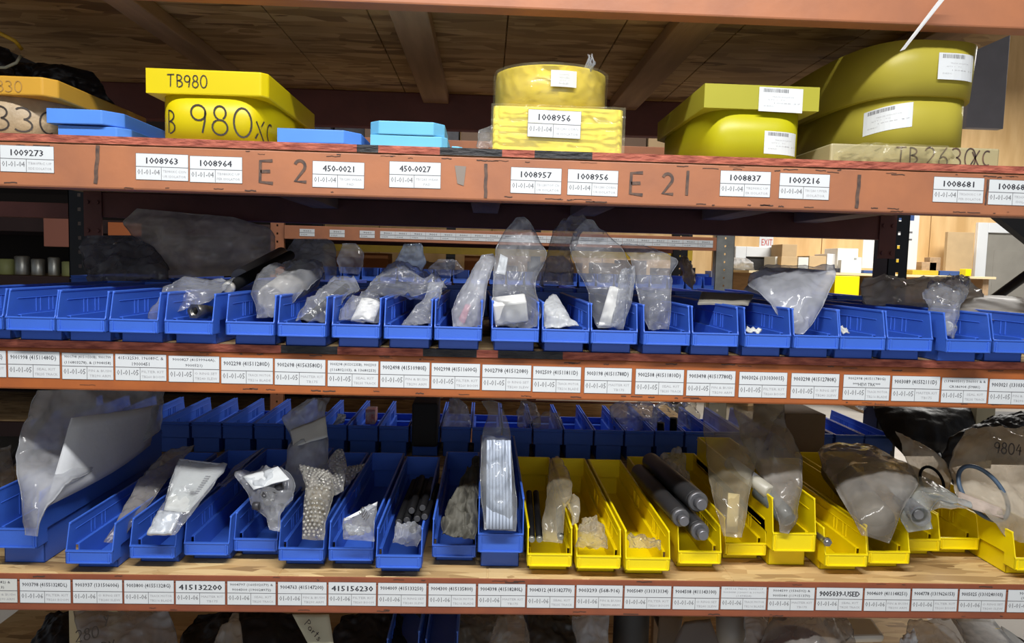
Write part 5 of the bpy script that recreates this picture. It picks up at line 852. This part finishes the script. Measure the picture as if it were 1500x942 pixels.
# rear row of the lower shelf: what stands in it
bm = B(); box(bm, *BBOX)
P('black_foam_box', bm, mat('black_foam', (.010, .009, .010), .7, bump=.3), 'box', 'black foam block standing in the rear row behind the black tubes', bev=.008)
bm = B(); box(bm, *CBOX); P('cardboard_box', bm, mat('brown_carton', (.20, .135, .08), .8, var=.15), 'box', 'brown cardboard box in the rear row behind the tall yellow bin', bev=.002)
for rws, m, lab in (([((-0.145,1.05,0.808),(-0.0366,1.05,0.8052),0.02),((-0.1342,1.05,0.8693),(-0.038,1.05,0.8639),0.03),((-0.1232,1.05,0.9182),(-0.0486,1.05,0.9076),0.02),((-0.1118,1.05,0.9452),(-0.083,1.05,0.9458),0.003)], CLRH, 'clear bag standing right of the black foam block'), ([((0.1289,1.1,0.8388),(0.2081,1.1,0.8328),0.02),((0.1275,1.1,0.8887),(0.2066,1.1,0.8828),0.03),((0.1411,1.1,0.9313),(0.1905,1.1,0.9273),0.01)], CLRD, 'brownish bag in the rear row right of the tall bag of strips'), ([((0.1851,1.02,0.8456),(0.2933,1.02,0.8379),0.01),((0.179,1.05,0.8754),(0.286,1.05,0.8652),0.025),((0.229,1.08,0.9022),(0.2782,1.08,0.8982),0.004)], CLRY, 'flat crumpled bag on the rear row behind the first yellow bins'), ([((0.49,1.15,0.8269),(0.6429,1.15,0.8196),0.02),((0.4843,1.2,0.8676),(0.6655,1.2,0.866),0.04),((0.4914,1.25,0.905),(0.6491,1.25,0.9082),0.02)], CLRH, 'pile of hazy bags in the rear row behind the third yellow bin'), ([((0.6527,1.25,0.8234),(0.8387,1.25,0.811),0.02),((0.6625,1.3,0.8585),(0.8509,1.3,0.8623),0.03),((0.6862,1.35,0.89),(0.8448,1.35,0.8932),0.01)], CLRY, 'cream clear bag in the rear row behind the dark cylinders'), ([((1.483,1.3,0.8939),(1.5994,1.25,0.8685),0.01),((1.4859,1.35,0.9007),(1.5981,1.3,0.8962),0.02),((1.5249,1.4,0.9089),(1.6245,1.4,0.9053),0.003)], CLRH, 'white hazy bag on the rear bins at right'), ([((-0.5306,1.1,0.8336),(-0.5016,1.1,0.8342),0.005),((-0.5212,1.1,0.8585),(-0.4873,1.1,0.8592),0.008),((-0.5117,1.1,0.876),(-0.4826,1.1,0.8741),0.002)], WHBOX, 'white packet in the rear row left of the red-marked packet')):
    bag('plastic_bag', rws, m, 'bag', lab, wr=.016, freq=26, nu=20, nv=22)
bm = B(); box(bm, *RBOX); T(obj('small_packet', bm, mat('red_marked_packet', (.6, .5, .48), .5, vscale=60, col2=(.5, .1, .1)), bev=.002), 'packet', 'small red-marked packet in the rear row above the 9004009 sticker')
for c, lab in ((PG1, 'left'), (PG2, 'right')):
    bm = B(); stepped(bm, V(c)+V((0, 0, -.06)), c, [(0, .013), (1, .013)]); P('black_plug', bm, RUBBER, 'plug', 'black plug sticking up from the rear row, '+lab+' of two')
bag('parts_bag', [((1.4418,0.9,0.8071),(1.68,0.9,0.8113),0.02),((1.3781,0.9,0.872),(1.6839,0.9,0.8541),0.05),((1.366,0.95,0.9271),(1.7135,0.95,0.9098),0.05),((1.3735,1.0,0.9606),(1.7358,1.0,0.963),0.02)], FAB, 'bag', 'black bag in the rear row at right', wr=.006, freq=9)
bm = B(); box(bm, *WPOST); T(obj('wooden_post', bm, mat('pale_lumber', (.42, .38, .26), .7)), 'post', 'tan wooden post between the black bag and black cloth at right')
bm = B(); box(bm, *DBOX); T(obj('dark_crate', bm, mat('dark_crate_plastic', (.02, .02, .024), .6), None, bev=.006), 'crate', 'dark crate in the rear row behind the ring bags')
bag('black_cloth', [((1.3601,0.6,0.839),(1.6698,0.6,0.9069),0.01),((1.4116,0.62,0.939),(1.703,0.65,0.9692),0.02),((1.5721,0.68,0.9879),(1.7373,0.7,1.0173),0.004)], FAB, 'cloth', 'black cloth behind the ring bags at the right edge', wr=.01, freq=18)

# ================================================================== BOTTOM SHELF (only its tallest items reach into view)
def floorbag(rws, m, lab, nm='plastic_bag', cat='bag', **k): return bag(nm, rws, m, cat, lab, **{**dict(wr=.016, freq=12), **k})
floorbag([((-0.8525,0.1,0.4436),(-0.6713,0.1,0.4447),0.03),((-0.8845,0.12,0.5121),(-0.6759,0.12,0.5105),0.04),((-0.9252,0.16,0.5473),(-0.6983,0.16,0.5444),0.03),((-0.9527,0.2,0.5767),(-0.7352,0.2,0.5771),0.01)], film('grey_film', .7, (.40, .38, .38)), 'grey plastic bag with black marker writing under the lower beam at left')
floorbag([((-1.1429,0.3,0.322),(-0.9746,0.3,0.323),0.03),((-1.1546,0.35,0.402),(-1.0203,0.35,0.403),0.05),((-1.1487,0.4,0.4405),(-1.0641,0.4,0.4413),0.03),((-1.1597,0.45,0.4572),(-1.1055,0.45,0.4578),0.01)], FAB, 'black bag on the bottom shelf at far left')
floorbag([((-0.7508,0.3,0.3243),(-0.3767,0.3,0.3264),0.04),((-0.7706,0.35,0.405),(-0.4056,0.35,0.4079),0.06),((-0.7765,0.4,0.4345),(-0.4349,0.4,0.4375),0.04),((-0.7598,0.45,0.4554),(-0.4836,0.45,0.4581),0.01)], FAB, 'wide black bag on the bottom shelf left of the paper tag')
floorbag([((-0.6411,0.14,0.4373),(-0.5242,0.14,0.438),0.01),((-0.6324,0.18,0.481),(-0.548,0.18,0.4817),0.02),((-0.6216,0.24,0.5088),(-0.5771,0.24,0.5092),0.014),((-0.6172,0.3,0.5261),(-0.6036,0.3,0.5263),0.002)], CLRD, 'thin clear bag on the wide black bag under the lower beam')
T(sheet('paper_tag', [(-0.3627,0.05,0.5701),(-0.3108,0.05,0.5705),(-0.3315,0.09,0.6282),(-0.4133,0.09,0.6274)], .001, mat('cream_tag', (.52, .50, .36), .6), wob=.003), 'tag', 'cream paper tag with handwriting under the lower beam')
o = bpy.data.objects['paper_tag']; a_ = V(TG0); d = Design(); hand(d, 'Parts', 0, 0, .02, .0022, 0, .95)
d.build('marker_writing', lambda x, y: (a_+V((x*.62+y*.5, -.0035, -x*.78+y*.6)), V((0, -1, 0))), [MARK], o)
a_ = V(TQ0); d = Design(); hand(d, '280', 0, 0, .026, .003, 0, .9); hand(d, 'Y', .062, .022, .024, .003, 0, .9); hand(d, 'RY', .055, -.04, .026, .003, 0, .9)
d.build('marker_writing', lambda x, y: (a_+V((x, -.045, y+.25*x)), V((0, -1, 0))), [MARK], bpy.data.objects[[o.name for o in bpy.data.objects if o.get('label', '').startswith('grey plastic bag with black marker')][0]])
for (x, y, z, lab) in BLUB:
    o = put_bin(('b', 0), x, y, z, lab, 0.0)
floorbag([((-0.3663,0.25,0.3565),(-0.1468,0.25,0.3577),0.04),((-0.3808,0.3,0.417),(-0.1698,0.3,0.4186),0.05),((-0.3707,0.35,0.4636),(-0.1934,0.35,0.4559),0.03),((-0.3628,0.4,0.4798),(-0.1993,0.4,0.4814),0.01)], FAB, 'black bag behind the dim blue bins of the bottom shelf')
floorbag([((-0.1838,0.45,0.336),(0.0901,0.45,0.3381),0.03),((-0.1895,0.5,0.3688),(0.091,0.5,0.3611),0.04),((-0.1852,0.55,0.3941),(0.0817,0.55,0.3966),0.02),((-0.1799,0.6,0.3882),(0.073,0.6,0.3907),0.01)], film('grey_beige_film', .75, (.26, .25, .22)), 'dusty grey bag above the dim blue bins')
floorbag([((0.0246,0.1,0.4486),(0.1626,0.1,0.4494),0.03),((0.0292,0.12,0.519),(0.1304,0.12,0.5198),0.04),((0.0381,0.16,0.5557),(0.1189,0.16,0.5565),0.03),((0.0479,0.2,0.578),(0.1089,0.2,0.5786),0.01)], CLRD, 'clear bag with a glint under the 9004398 sticker')
floorbag([((0.1226,0.2,0.3892),(0.3402,0.2,0.3905),0.04),((0.1202,0.25,0.4482),(0.3295,0.25,0.4498),0.06),((0.1218,0.3,0.4844),(0.2835,0.3,0.4858),0.05),((0.1273,0.35,0.509),(0.2389,0.35,0.5101),0.02)], mat('brown_black_wrap', (.05, .045, .04), .4, var=.4, bump=.5, bscale=30), 'dark brown wrapped bundle under the 9004312 sticker', 'wrapped_bundle', 'bundle')
floorbag([((0.2408,0.1,0.4663),(0.3119,0.1,0.4667),0.02),((0.2366,0.13,0.5151),(0.312,0.13,0.5156),0.03),((0.2338,0.17,0.5523),(0.3157,0.17,0.553),0.02),((0.2332,0.2,0.5798),(0.3197,0.2,0.5806),0.01)], CLRH, 'clear bag between the brown bundle and the black canister')
bm = B(); stepped(bm, CAN0, CAN1, [(0, .04), (.03, .043), (.97, .043), (1, .038)], 32); P('black_canister', bm, mat('matt_black_can', (.008, .008, .009), .5), 'canister', 'black canister under the 9003293 sticker')
T(obj('timber_offcut', (lambda b: (box(b, *SLAT), b)[1])(B()), LUMB), 'timber', 'pale timber offcut right of the black canister')
bm = B(); tube(bm, [DT0, DT1], .008, 10); P('dark_tube', bm, DGREY, 'tube', 'dark slanting tube on the bottom shelf right of the canister')
bm = B(); hollow(bm, PV0, PV1, .036, .031, 32); P('grey_pipe', bm, mat('grey_pipe_plastic', (.30, .29, .27), .5), 'pipe', 'short wide grey pipe under the small-print sticker')
T(sheet('grey_plate', [(0.4364,0.1,0.5249),(0.5716,0.1,0.5259),(0.5749,0.22,0.5593),(0.5047,0.2,0.5617)], .004, mat('grey_card', (.27, .26, .25), .6)), 'plate', 'grey flat plate leaning left of the grey pipe')
T(sheet('grey_plate', [(0.438,0.2,0.4694),(0.4886,0.2,0.4698),(0.5415,0.34,0.5048),(0.4846,0.36,0.5038)], .004, mat('light_grey_card', (.36, .35, .33), .6)), 'plate', 'light grey flat plate behind the leaning grey plate')
floorbag([((0.614,0.12,0.4568),(0.6871,0.12,0.4572),0.02),((0.6246,0.14,0.5125),(0.6869,0.14,0.5129),0.02),((0.6428,0.17,0.5559),(0.7011,0.17,0.5564),0.02),((0.6555,0.2,0.5804),(0.7164,0.2,0.581),0.006)], CLRH, 'bright clear bag right of the wide grey pipe')
bm = B(); bmesh.ops.create_uvsphere(bm, u_segments=32, v_segments=16, radius=.075, matrix=Matrix.Translation(V(MR0)) @ Matrix.Diagonal((1.15, 1, .8, 1))); P('maroon_float', bm, MAROON, 'float', 'round maroon part in the big clear bag under the 9005039-USED sticker', smooth=True)
floorbag([((0.6197,0.05,0.482),(0.8859,0.05,0.4836),0.05),((0.6399,0.08,0.5456),(0.8847,0.08,0.5474),0.08),((0.6755,0.12,0.5819),(0.8835,0.12,0.5837),0.06),((0.7283,0.18,0.5892),(0.8965,0.18,0.5908),0.02)], CLRD, 'big clear bag round a maroon part on the bottom shelf')
bm = B(); prism(bm, [(0.8968,0.3,0.528),(1.0288,0.3,0.5292),(0.9826,0.16,0.5555),(0.864,0.16,0.5511)], (0, 0, -.02)); P('white_tray', bm, mat('cream_plastic', (.62, .60, .54), .5), 'tray', 'cream white tray on the bottom shelf right of the maroon part', bev=.008)
floorbag([((1.0107,0.1,0.471),(1.1744,0.1,0.472),0.03),((1.0164,0.13,0.5209),(1.1742,0.13,0.5221),0.04),((1.0369,0.17,0.5594),(1.181,0.17,0.5606),0.03),((1.0701,0.2,0.5791),(1.1683,0.2,0.58),0.01)], CLRD, 'dusty bag on the bottom shelf under the 9004778 sticker')
floorbag([((0.9744,0.08,0.5481),(1.0178,0.08,0.5484),0.01),((0.9837,0.1,0.5784),(1.0227,0.1,0.5788),0.012),((1.0016,0.12,0.5798),(1.0277,0.12,0.5833),0.002)], WHBOX, 'crumpled white paper on the bottom shelf', 'crumpled_paper', 'paper', wr=.012, freq=40, nu=16, nv=14)
T(sheet('printed_sheet', [(1.1754,0.12,0.5276),(1.3,0.12,0.5286),(1.3221,0.26,0.5482),(1.2109,0.26,0.549)], .001, mat('printed_paper', (.66, .68, .68), .5, vscale=45, col2=(.35, .37, .38)), wob=.003), 'paper', 'white printed sheet on the bottom shelf near the right edge')
bm = B(); prism(bm, [(1.2839,0.3,0.5298),(1.3463,0.3,0.5286),(1.3137,0.22,0.5432),(1.261,0.22,0.5427)], (0, 0, -.01)); P('yellow_tray', bm, YEL, 'tray', 'small yellow tray corner under the lower beam at right', bev=.002)
T(sheet('grey_plate', [(1.2441,0.12,0.5197),(1.4008,0.12,0.5209),(1.3605,0.2,0.5203),(1.3736,0.3,0.5084)], .003, mat('blue_grey_plate', (.20, .22, .24), .5)), 'plate', 'blue-grey plate in the lower right corner')
bm = B(); box(bm, -1.02, .30, .30, -.985, .34, .66); P('wooden_stake', bm, mat('pale_lumber', (.42, .38, .26), .7), 'stake', 'pale wooden stake under the lower beam at far left, left of two')
bm = B(); box(bm, -.955, .36, .30, -.93, .39, .66); P('wooden_stake', bm, MATS['pale_lumber'], 'stake', 'pale wooden stake under the lower beam at far left, right of two')

# ================================================================== ACROSS THE REAR AISLE
far = empty('storage_rack', (0, 3.2, 0)); T(far, 'rack', 'orange rack across the far aisle with a strip of white labels'); finv = Matrix.Translation((0, -3.2, 0))
def fp(nm, bm, m, **k): o = obj(nm, bm, m, far, **k); o.matrix_parent_inverse = finv; return o
for xa, xb, mm in ((-1.36, -1.27, ORG), (1.48, 1.60, GALV), (-4.3, -4.21, BEAMSH)):
    for yy in (3.2, 4.3):
        o = upright(xa, xb, yy, yy+.06, far, mm if yy < 4 else BLACKSTEEL, 3.2)
        o.matrix_parent_inverse = finv
for z0, z1 in ((1.545, 1.63), (2.1, 2.19), (1.19, 1.27), (.7, .79), (.25, .34)):
    for yy in (3.19, 4.3):
        bm = B(); box(bm, -1.27, yy, z0, 1.48, yy+.04, z1); o = fp('beam', bm, ORG if yy < 4 else BEAMSH, bev=.003)
        if yy < 4 and z0 == 1.545: fb = o
        bm = B(); box(bm, -4.2, yy, z0, -1.36, yy+.04, z1); fp('beam', bm, mat('shaded_brown_beam', (.035, .014, .012), .6), bev=.003)  # left bay beams painted dark to stand in for shade
    bm = B(); box(bm, -4.2, 3.24, z1-.03, 1.48, 4.3, z1-.01); fp('deck_board', bm, OSBD)
for xa, xb in FLAB:
    d = Design(); d.rect(0, 0, xb-xa, .045, 0); d.rect(0, .021, xb-xa, .023, 1, 2); d.text('01-02-04', (xb-xa)*.3, .010, (xb-xa)*.4, .008, 1); d.text('9001', (xb-xa)*.5, .033, (xb-xa)*.5, .01, 1)
    o = d.build('shelf_label', (lambda X: lambda x, y: (V((X+x, 3.1885, 1.565+y)), V((0, -1, 0))))(xa), [PAPER, INKG], far, lay=.0008); o.matrix_parent_inverse = finv
random.seed(21); gi = 0
for i in range(24):
    x = -1.2+i*.116
    put_bin(('b', 2), x, 3.25, 1.271, ORD[i]+' from the left of the small blue bins on the labelled far rack', 0, 'bins on the far rack')
for i in range(8):
    x = -3.28+i*.10; r = random.uniform(.03, .05); h = random.uniform(.06, .14); bm = B(); stepped(bm, (x, 3.35, 1.27), (x, 3.35, 1.27+h), [(0, r), (.05, r*1.05), (.95, r*1.05), (1, r*.8)], 12)
    T(obj('grey_canister', bm, random.choice((GALV, DGREY, mat('olive_can', (.3, .32, .12), .5)))), 'canister', ORD[i]+' from the left of the canisters on the far rack\'s left bay', 'canisters on the far left bay')
for i in range(13):   # dim cartons above and cans below on the far rack
    x = -1.2+i*.204
    bm = B(); box(bm, x, 3.3+random.uniform(0, .1), 2.185, x+.19, 3.6, 2.185+random.uniform(.1, .25)); T(obj('carton', bm, random.choice((mat('dim_carton', (.14, .09, .06), .8), DGREY, KBOX))), 'box', ORD[i]+' from the left of the dim cartons on the upper far shelf', 'cartons on the upper far shelf')
for i, (a, b, r) in enumerate(CANS):
    bm = B(); stepped(bm, a, b, [(0, r), (.08, r), (.1, r*.93), (.2, r*.93), (.22, r), (.78, r), (.8, r*.93), (.9, r*.93), (.92, r), (1, r)], 24); T(obj('metal_can', bm, GALV), 'can', ORD[i]+' of the silver cans seen below the middle beam on the far rack', 'silver cans on the far rack')
bm = B(); box(bm, -4.2, 4.36, 0, -1.30, 4.38, 3.2); fp('shade_panel', bm, mat('shade_brown_panel', (.03, .022, .018), .8))  # added dark sheet hiding the lit wall, stands in for shade
# second rack beyond, yellow beams
fr2 = empty('storage_rack', (0, 5.0, 0)); T(fr2, 'rack', 'distant rack with yellow beam behind the labelled orange rack'); i2 = Matrix.Translation((0, -5, 0))
def gp(nm, bm, m, **k): o = obj(nm, bm, m, fr2, **k); o.matrix_parent_inverse = i2; return o
for x in (-1.5, -.35, .4, 1.75): bm = B(); box(bm, x, 5.0, 0, x+.08, 5.06, 2.6); gp('upright', bm, BLACKSTEEL)
for z, mm in ((1.50, DYEL), (1.95, BEAMSH), (1.2, ORG)): bm = B(); box(bm, -1.5, 4.98, z, 1.83, 5.02, z+.09); gp('beam', bm, mm); bm = B(); box(bm, -1.5, 5.02, z+.07, 1.83, 5.9, z+.09); gp('deck_board', bm, OSBD)
for i in range(11):
    x = -1.4+i*.29+(.0 if i % 2 else .05); h = random.uniform(.12, .2); bm = B(); box(bm, x, 5.1, 1.292, x+.24, 5.4, 1.292+h); T(obj('carton', bm, random.choice((KBOX, mat('orange_carton', (.5, .2, .06), .7), KBOX))), 'box', ORD[i]+' from the left of the cartons on the distant yellow-beam rack', 'cartons on the distant rack')

# right: wall shelf, poster, boxes
sy = 5.9
shf = empty('work_shelf', (*SHX, 0)); T(shf, 'shelf', 'long plywood shelf against the plywood wall at right'); si = Matrix.Translation((-SHX[0], -SHX[1], 0))
bm = B(); box(bm, 2.62, 5.75, 1.405, 5.15, 6.55, 1.43); o = obj('shelf_top', bm, mat('pale_shelf_ply', (.68, .55, .33), .6), shf, bev=.003); o.matrix_parent_inverse = si
for x in (2.7, 3.9, 5.05): bm = B(); box(bm, x, 5.8, 0, x+.06, 6.5, 1.405); o = obj('leg', bm, LUMB, shf); o.matrix_parent_inverse = si
bm = B(); box(bm, 2.62, 5.75, .9, 5.15, 6.55, .93); o = obj('lower_shelf', bm, LUMB, shf); o.matrix_parent_inverse = si
for nm, b, m, cat, lab in FARBOX:
    bm = B(); box(bm, *b); T(obj(nm, bm, MATS[m] if m in MATS else globals()[m], None, bev=.004), cat, lab)
def poster(nm, x0, z0, w, h, lab, cat, items, y=6.5745):
    d = Design(); d.rect(0, 0, w, h, 0)
    for it in items: (d.rect(*it[1:]) if it[0] == 'r' else d.text(*it[1:]))
    o = d.build(nm, lambda x, yy: (V((x0+x, y, z0+yy)), V((0, -1, 0))), [PAPER, BLUEP, REDP, DYEL, INKG], None, lay=.0015); T(o, cat, lab); return o
poster('wall_notice', *NOTE, 'white wall notice with blue header and yellow round emblem behind the right black upright', 'notice', [('r', .04, .54, .56, .68, 1, 2), ('r', .32, .06, .5, .26, 3, 2), ('r', .36, .11, .46, .2, 0, 3), ('r', .05, .32, .55, .34, 4, 2), ('r', .05, .4, .55, .42, 4, 2), ('r', .05, .47, .5, .49, 4, 2)])
poster('exit_sign', *EXITP, 'small white sign with red EXIT lettering above the white-framed doorway', 'sign', [('text', 'EXIT', .085, .07, .12, .07, 2)])
poster('wall_notice', *RECY, 'white notice with a grey emblem left of the white-framed doorway', 'notice', [('r', .07, .12, .22, .3, 4, 2), ('r', .05, .04, .25, .07, 4, 2), ('r', .11, .17, .18, .25, 0, 3)])
bag('plastic_bag', RECBAG, film('white_film', .8, (.75, .76, .78)), 'bag', 'white crumpled bag over the notice left of the doorway', wr=.04, freq=8, nu=20, nv=20)
for (x, z, w, h, m, nm, cat, lab) in FAR1:
    bm = B(); box(bm, x, 3.6, z, x+w, 3.75, z+h); T(obj(nm, bm, globals()[m]), cat, lab)
bm = B(); box(bm, *GPAN); T(obj('hanging_panel', bm, GREYP, None, bev=.005), 'panel', 'grey panel against the plywood wall beyond the top right drum')
bm = B(); prism(bm, DARKC, (0, .04, 0)); T(obj('dark_bracket', bm, mat('black_cloth_drape', (.012, .012, .014), .7)), 'bracket', 'black angled brace at the right edge under the orange top beam')
bm = B(); box(bm, *ORP1); fp('lit_beam_piece', bm, mat('lit_dull_orange', (.40, .15, .10), .6), bev=.004)  # added orange end of the dark left bay beam, lit tone as colour
bm = B(); box(bm, *ORP2); fp('lit_beam_piece', bm, mat('vivid_orange', (.60, .17, .05), .6), bev=.003)  # second orange stretch of that beam, its brightness put into the colour
def adopt(child, start):
    p = [o for o in bpy.data.objects if o.parent is None and o.get('label', '').startswith(start)][0]; c = [o for o in bpy.data.objects if o.parent is None and o.get('label', '').startswith(child) and o is not p][0]
    c.parent = p; del c['category']
for c, p in (('long white printed label in the zip', 'zip bag with a long white'), ('grey zip edge topping', 'zip bag with a long white'), ('tilted white label in the clear', 'clear bag of dark parts'), ('white barcode label on the tall', 'tall zip bag with white'), ('white zip edge of the small', 'small clear zip bag with black')): adopt(c, p)
